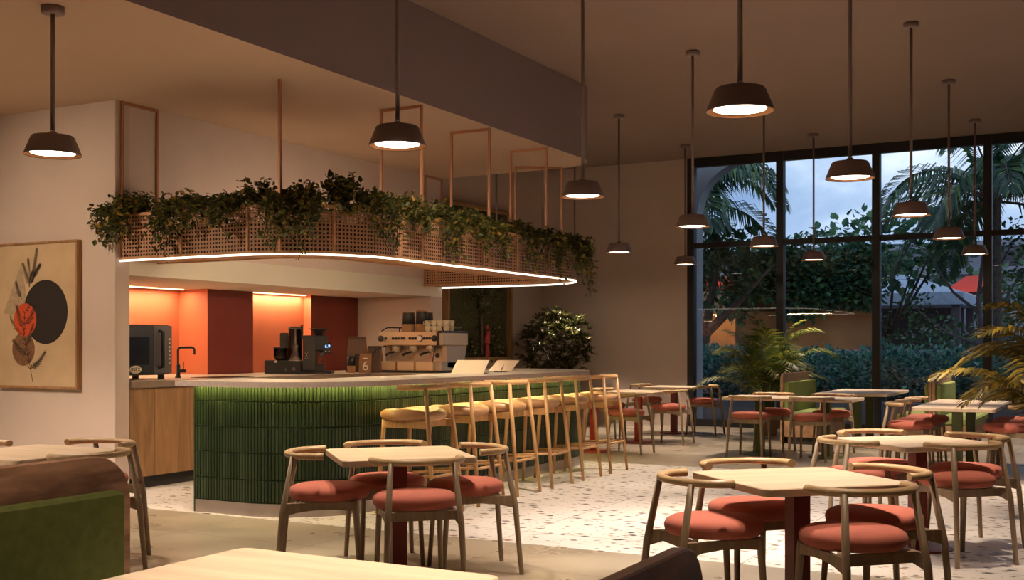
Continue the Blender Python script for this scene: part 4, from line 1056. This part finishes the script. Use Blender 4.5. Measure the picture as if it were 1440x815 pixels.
# ------------------------------------------------------------------ tables
def table_single(lab, x, y, rz, pole, w=.80, zb=0.):
    t = thing('dining_table', lab, 'table', (x, y, 0), rz)
    MB().prism(rrect(w, w, .05), .705, .742, .004).build('tabletop', M['oaktop'], t)
    MB().box(-.045, .045, -.045, .045, .014, .70, .004).build('pole', pole, t)
    MB().lathe([(0, 0), (.23, 0), (.23, .01), (.22, .014), (0, .014)], 36).build('base', pole, t)
    MB().box(-.2, .2, -.2, .2, .697, .705).build('mounting_plate', pole, t)
    return t
def table_long(lab, x, y, lx, ly, px, py, pole=None):
    pole = pole or M['greenpole']
    t = thing('dining_table', lab, 'table', (x, y, 0))
    MB().prism(rrect(lx, ly, .04), .705, .742, .004).build('tabletop', M['oaktop'], t)
    for s_ in (-1, 1):
        MB().box(s_ * px - .05, s_ * px + .05, s_ * py - .05, s_ * py + .05, .014, .705, .004).build('pole', pole, t)
        MB().lathe([(0, 0), (.22, 0), (.22, .01), (.21, .014), (0, .014)], 36, c=(s_ * px, s_ * py, 0)).build('base', pole, t)
    return t
RC = .47
def four(cx, cy, rot, desc, group, pole, tlab, names, rad=(RC,) * 4, turn=(0,) * 4):
    table_single(tlab, cx, cy, R(rot), pole)
    for a, nm, rc_, tn in zip((rot + 180, rot + 270, rot, rot + 90), names, rad, turn):
        if nm is None: continue
        chair(cx + rc_ * math.cos(R(a)), cy + rc_ * math.sin(R(a)), a + 180 + tn, nm, group)
four(-3.9, 5.74, 45, '', 'chairs around the table before the bar', M['pole'], 'square oak-topped table in front of the curved green bar',
     ['coral-seated chair at the left of the table before the green bar', 'coral-seated chair with its back to the camera at the table before the bar', 'coral-seated chair at the right of the table before the green bar', 'coral-seated chair between the green bar and the table before it'], (.42, .5, .42, .385), (-9, 0, 0, 0))
four(-1.43, 5.63, 45, '', 'chairs around the right front table', M['pole'], 'square oak-topped table nearest the camera on the right, on the terrazzo edge',
     ['coral-seated chair left of the right front table, behind the bench corner', 'nearest chair of all on the right, its back to the camera', 'chair at the right of the right front table, overlapped by the nearest chair', 'chair behind the right front table, facing the camera over pale terrazzo'], (.46, .48, .44, .45))
four(-1.25, 8.18, 45, '', 'chairs around the second right-hand table', M['pole'], 'square oak-topped table on terrazzo, second on the right from the camera',
     ['chair at the left of the second right-hand table', 'chair with its back to the camera at the second right-hand table', 'chair at the right of the second right-hand table, beside the golden palm', 'chair behind the second right-hand table, facing the camera'], (.46, .40, .40, .46))
four(-5.94, 4.70, 0, '', 'chairs around the table behind the green bench', M['pole'], 'square oak-topped table behind the green bench at the far left',
     ['chair at the left frame edge, only its armrail tip showing past the oak table', None, 'chair right of the left table, its legs just past the walnut bench end', 'chair on the far side of the left table, before the painting wall'])
fl = [('small red-legged table just past the end of the bar stools', -6.15, 13.62, M['redpole'], 'table just past the bar stools'),
      ('small red-legged table in the middle of the back row', -6.15, 15.18, M['redpole'], 'middle table of the back row'),
      ('small table of the back row closest to the window frame', -6.3, 17.05, M['pole'], 'back-row table closest to the window')]
for lab, x, y, pm, ds in fl:
    table_single(lab, x, y, 0, pm)
    chair(x + .46, y, 180, 'coral-seated chair at the right of the ' + ds, 'chairs at the back row of small tables')
    chair(x - .46, y, 0, 'coral-seated chair at the left of the ' + ds, 'chairs at the back row of small tables')
# long table before the window
table_long('long oak table on green legs in front of the potted palm', -3.68, 14.25, 1.62, .8, .42, 0)
for x, nm in ((-4.1, 'left'), (-3.33, 'right')):
    chair(x, 13.85, 90, 'chair on the near side of the long palm-side table, the %s one' % nm, 'chairs at the long table before the palm')
    chair(x + .04, 14.68, 270, 'chair on the far side of the long palm-side table, the %s one' % nm, 'chairs at the long table before the palm')
table_long('oak table on green legs between the two green window benches', -3.26, 16.55, .96, 1.75, 0, .45)
table_long('long oak table on green legs left of the golden palm', -1.57, 13.55, .82, 2.05, 0, .6)
for k, (y, nm) in enumerate(((13.0, 'nearest'), (13.62, 'middle'), (14.24, 'farthest'))):
    chair(-2.06, y, 0, '%s chair on the left side of the long table by the golden palm' % nm, 'chairs at the long table by the golden palm')
    chair(-1.08, y, 180, '%s chair on the right side of the long table by the golden palm' % nm, 'chairs at the long table by the golden palm')
table_long('oak table cropped by the bottom edge of the photo, in front of the green bench', -2.04, 1.95, .97, 1.74, 0, .5)

# ------------------------------------------------------------------ benches
def bench(lab, x, y0, y1, face, fab, wd, zt=1.0, seat_d=.5, rc=.11):
    """face +1: looks to +X, -1: looks to -X.  The back panel stands at x"""
    t = thing('bench', lab, 'bench', (x, (y0 + y1) / 2, 0)); L = (y1 - y0) / 2; f = face
    T = Matrix(((0, 0, f, 0), (1, 0, 0, 0), (0, 1, 0, 0), (0, 0, 0, 1)))
    pl = [(-L, 0), (L, 0)] + arc(L - rc, zt - rc, rc, 0, 90, 8) + arc(-L + rc, zt - rc, rc, 90, 180, 8)
    MB().prism(pl, -.035, 0, .004, T=T).build('back_panel', wd, t)
    pl = rrect(2 * (L - .075), .44, .025, 4, 0, .655)
    MB().prism(pl, .001, .062, .014, T=T).build('back_cushion', fab, t)
    x0, x1 = sorted((f * .002, f * seat_d))
    MB().box(x0, x1, -L + .02, L - .02, .33, .44, .025).build('seat_cushion', fab, t)
    x0, x1 = sorted((f * .002, f * (seat_d - .03)))
    MB().box(x0, x1, -L + .03, L - .03, .10, .33, .003).build('base', wd, t)
    x0, x1 = sorted((f * .05, f * (seat_d - .09)))
    MB().box(x0, x1, -L + .06, L - .06, 0, .10).build('plinth', M['blackm'], t)
    return t
bench('green cushioned walnut bench cropped at the bottom left corner', -3.24, .9, 3.01, 1, M['greenfab'], M['walnut'], rc=.17)
bench('walnut bench back cropped at the bottom edge, right of the near table', -.79, .5, 2.22, -1, M['greenfab'], M['walnut'])
bench('green bench with an oak back to the left of the window table', -4.25, 15.9, 17.7, 1, M['greenfab2'], M['walnutx'])
bench('green bench facing left, back to back with another at the window', -2.29, 15.9, 17.6, -1, M['greenfab2'], M['walnutx'])
bench('green bench facing right behind the golden palm, back to back with another', -2.21, 15.9, 17.6, 1, M['greenfab2'], M['walnutx'])

# ------------------------------------------------------------------ bar stools
def make_stool():
    t = thing('bar_stool', '', 'bar stool', (0, 0, 0), 0, 'oak bar stools along the bar'); w = M['stoolwood']
    mb = MB(); n = 40; rings = [(0, .0, 0), (.10, .0, .0), (.2, .0, 0), (.25, .004, 0), (.275, .022, 0), (.28, .045, 0), (.272, .066, .6), (.24, .083, 1), (.18, .085, 1), (.1, .078, 1), (0, .074, 1)]
    vs = []
    for r_, z, top in rings:
        for k in range(n):
            a = 2 * PI * k / n; x, y = r_ * math.cos(a), r_ * math.sin(a)
            dz = top * (.020 * (abs(x) / .28) ** 2 * 1.2 - .012 * math.exp(-((abs(x) - .1) / .07) ** 2) * (1 if y < .12 else .5) + (-.02 if y > .2 else 0.) * (y - .2) / .08)
            vs.append((x, y, .775 + z + dz))
    fs = []
    for i in range(len(rings) - 1):
        for k in range(n):
            k2 = (k + 1) % n; fs.append([i * n + k, i * n + k2, (i + 1) * n + k2, (i + 1) * n + k])
    mb.add(vs, fs, 0, True); mb.build('seat', M['tan'], t)
    rp = rail_pts(.25, -.285, .25, 95, 1.05)
    MB().tube(rp, [.0225 + .003 * abs(2 * k / 22 - 1) for k in range(23)], 12, flat=.95).build('backrest', M['stoolrail'], t)
    for s_ in (-1, 1):
        MB().tube([(s_ * .228, -.345, 0), (s_ * .205, -.29, .55), (s_ * .18, -.235, 1.045)], [.015, .0195, .016], 12).build('leg', w, t)
        MB().tube([(s_ * .225, .215, 0), (s_ * .195, .17, .7), (s_ * .19, .165, .79)], [.0145, .019, .019], 12).build('leg', w, t)
        a, b_ = Vector((s_ * .213, -.31, .335)), Vector((s_ * .211, .195, .30))
        MB().tube([a, b_], .0125, 10).build('stretcher', w, t)
    MB().tube([(-.213, -.312, .325), (.213, -.312, .325)], .0125, 10).build('stretcher', w, t)
    MB().tube([(-.214, .2, .26), (.214, .2, .26)], .0135, 10).build('footrest', w, t)
    fr_ = MB()
    for s_ in (-1, 1): fr_.box(s_ * .197 - .011, s_ * .197 + .011, -.27, .17, .715, .776, .002)
    fr_.box(-.19, .19, .157, .18, .715, .776, .002); fr_.box(-.195, .195, -.2, -.178, .72, .776, .002)
    fr_.build('seat_frame', w, t)
    return t
M['stoolrail'] = wood('golden_oak_rail', (.47, .26, .105), (.62, .37, .165), 'X', 12., .36, stretch=.15)
st0 = make_stool(); od = ['nearest', 'second', 'third', 'fourth', 'fifth', 'farthest']
for i in range(6):
    lab = 'oak bar stool with a tan leather seat, %s in the row along the bar' % od[i]
    loc = (-5.235, 7.93 + .715 * i, .003)
    if i == 0: st0.location = loc; st0.rotation_euler = (0, 0, R(90)); st0['label'] = lab
    else: dup(st0, lab, loc, R(90))

# ------------------------------------------------------------------ indoor plants
def potted_areca(lab, x, y, h_, nf, L, mat, pot, pr, ph, seed, lw=.012):
    random.seed(seed)
    t = thing('potted_palm', lab, 'potted palm', (x, y, 0))
    MB().lathe([(pr * .75, 0), (pr * .8, .01), (pr, ph - .02), (pr * 1.02, ph), (pr * .93, ph), (pr * .9, ph - .06), (0, ph - .06)], 28).build('pot', pot, t)
    MB().lathe([(pr * .9, ph - .055), (0, ph - .04)], 20).build('soil', M['soil'], t)
    for i in range(nf):
        mb = MB(); a = 2 * PI * i * .382 + random.uniform(-.3, .3); el = R(random.uniform(48, 84)); r0 = random.uniform(0, pr * .5)
        st = Vector((math.cos(a) * r0, math.sin(a) * r0, ph - .05))
        z0 = random.uniform(.12, .5) * h_
        tp = st + Vector((math.cos(a) * .06, math.sin(a) * .06, z0))
        mb.tube([st, tp], [.014, .012], 6, 1)
        frond(mb, tp, a, el, L * random.uniform(.75, 1.1), random.uniform(1.0, 1.9), 34, L * .36, lw, .7, 0, 1, .009)
        mb.build('frond', [mat, M['palm']], t)
    return t
potted_areca('green potted palm in a clay pot at the window, behind the long table', -4.9, 17.35, 1.1, 26, 1.15, M['palm'], M['terra'], .2, .36, 5)
potted_areca('golden-green potted palm at the right edge of the photo', -.24, 9.35, 1.3, 40, 1.05, M['goldpalm'], M['stonepot'], .22, .42, 9, .016)
random.seed(31)
t = thing('potted_shrub', 'round leafy potted shrub in the back corner behind the bar', 'potted shrub', (-8.72, 17.7, 0))
MB().lathe([(.22, 0), (.24, .01), (.30, .46), (.31, .5), (.28, .5), (.27, .44), (0, .44)], 28).build('pot', M['stonepot'], t)
sb = MB(); branches(sb, (0, 0, .44), (0, 0, 1.4), (.55, .5, .45), 9, .03); sb.build('stem', M['bark'], t)
lb = MB()
for _ in range(520):
    v = Vector((random.gauss(0, 1), random.gauss(0, 1), random.gauss(0, 1))).normalized()
    c = Vector((v.x * .68, v.y * .6, 1.38 + v.z * .66)) * 1.; k = random.uniform(.55, 1.)
    c = Vector((c.x * k, c.y * k, 1.38 + (c.z - 1.38) * k))
    for j in range(10):
        a = random.uniform(0, 2 * PI); d_ = v * .6 + Vector((math.cos(a), math.sin(a), random.uniform(-.3, .7)))
        lb.leaf(c, d_, Vector((0, 0, 1)), random.uniform(.09, .14), .020)
lb.build('foliage', M['bush'], t)

# ------------------------------------------------------------------ sky and light
w = bpy.data.worlds.new('dusk_sky'); SC.world = w; w.use_nodes = True; nt = w.node_tree
bg = nt.nodes['Background']
tc = N(nt, 'ShaderNodeTexCoord'); mp = N(nt, 'ShaderNodeMapping'); mp.inputs['Scale'].default_value = (1, 1, 3.2)
nt.links.new(tc.outputs['Generated'], mp.inputs['Vector'])
no = N(nt, 'ShaderNodeTexNoise'); no.inputs['Scale'].default_value = 3.0; no.inputs['Detail'].default_value = 6; no.inputs['Roughness'].default_value = .55; no.inputs['Distortion'].default_value = .4
nt.links.new(mp.outputs['Vector'], no.inputs['Vector'])
r = ramp(nt, [(.36, (.095, .15, .25)), (.5, (.19, .25, .34)), (.64, (.42, .46, .52))]); nt.links.new(no.outputs['Fac'], r.inputs['Fac'])
nt.links.new(r.outputs['Color'], bg.inputs['Color']); bg.inputs['Strength'].default_value = 2.9

vs = SC.view_settings
vs.view_transform = 'Standard'; vs.look = 'None'; vs.gamma = 1.; vs.use_curve_mapping = False; vs.exposure = .12
SC.cycles.max_bounces = 10; SC.cycles.transparent_max_bounces = 24; SC.cycles.sample_clamp_indirect = 6.
SC.cycles.use_denoising = True
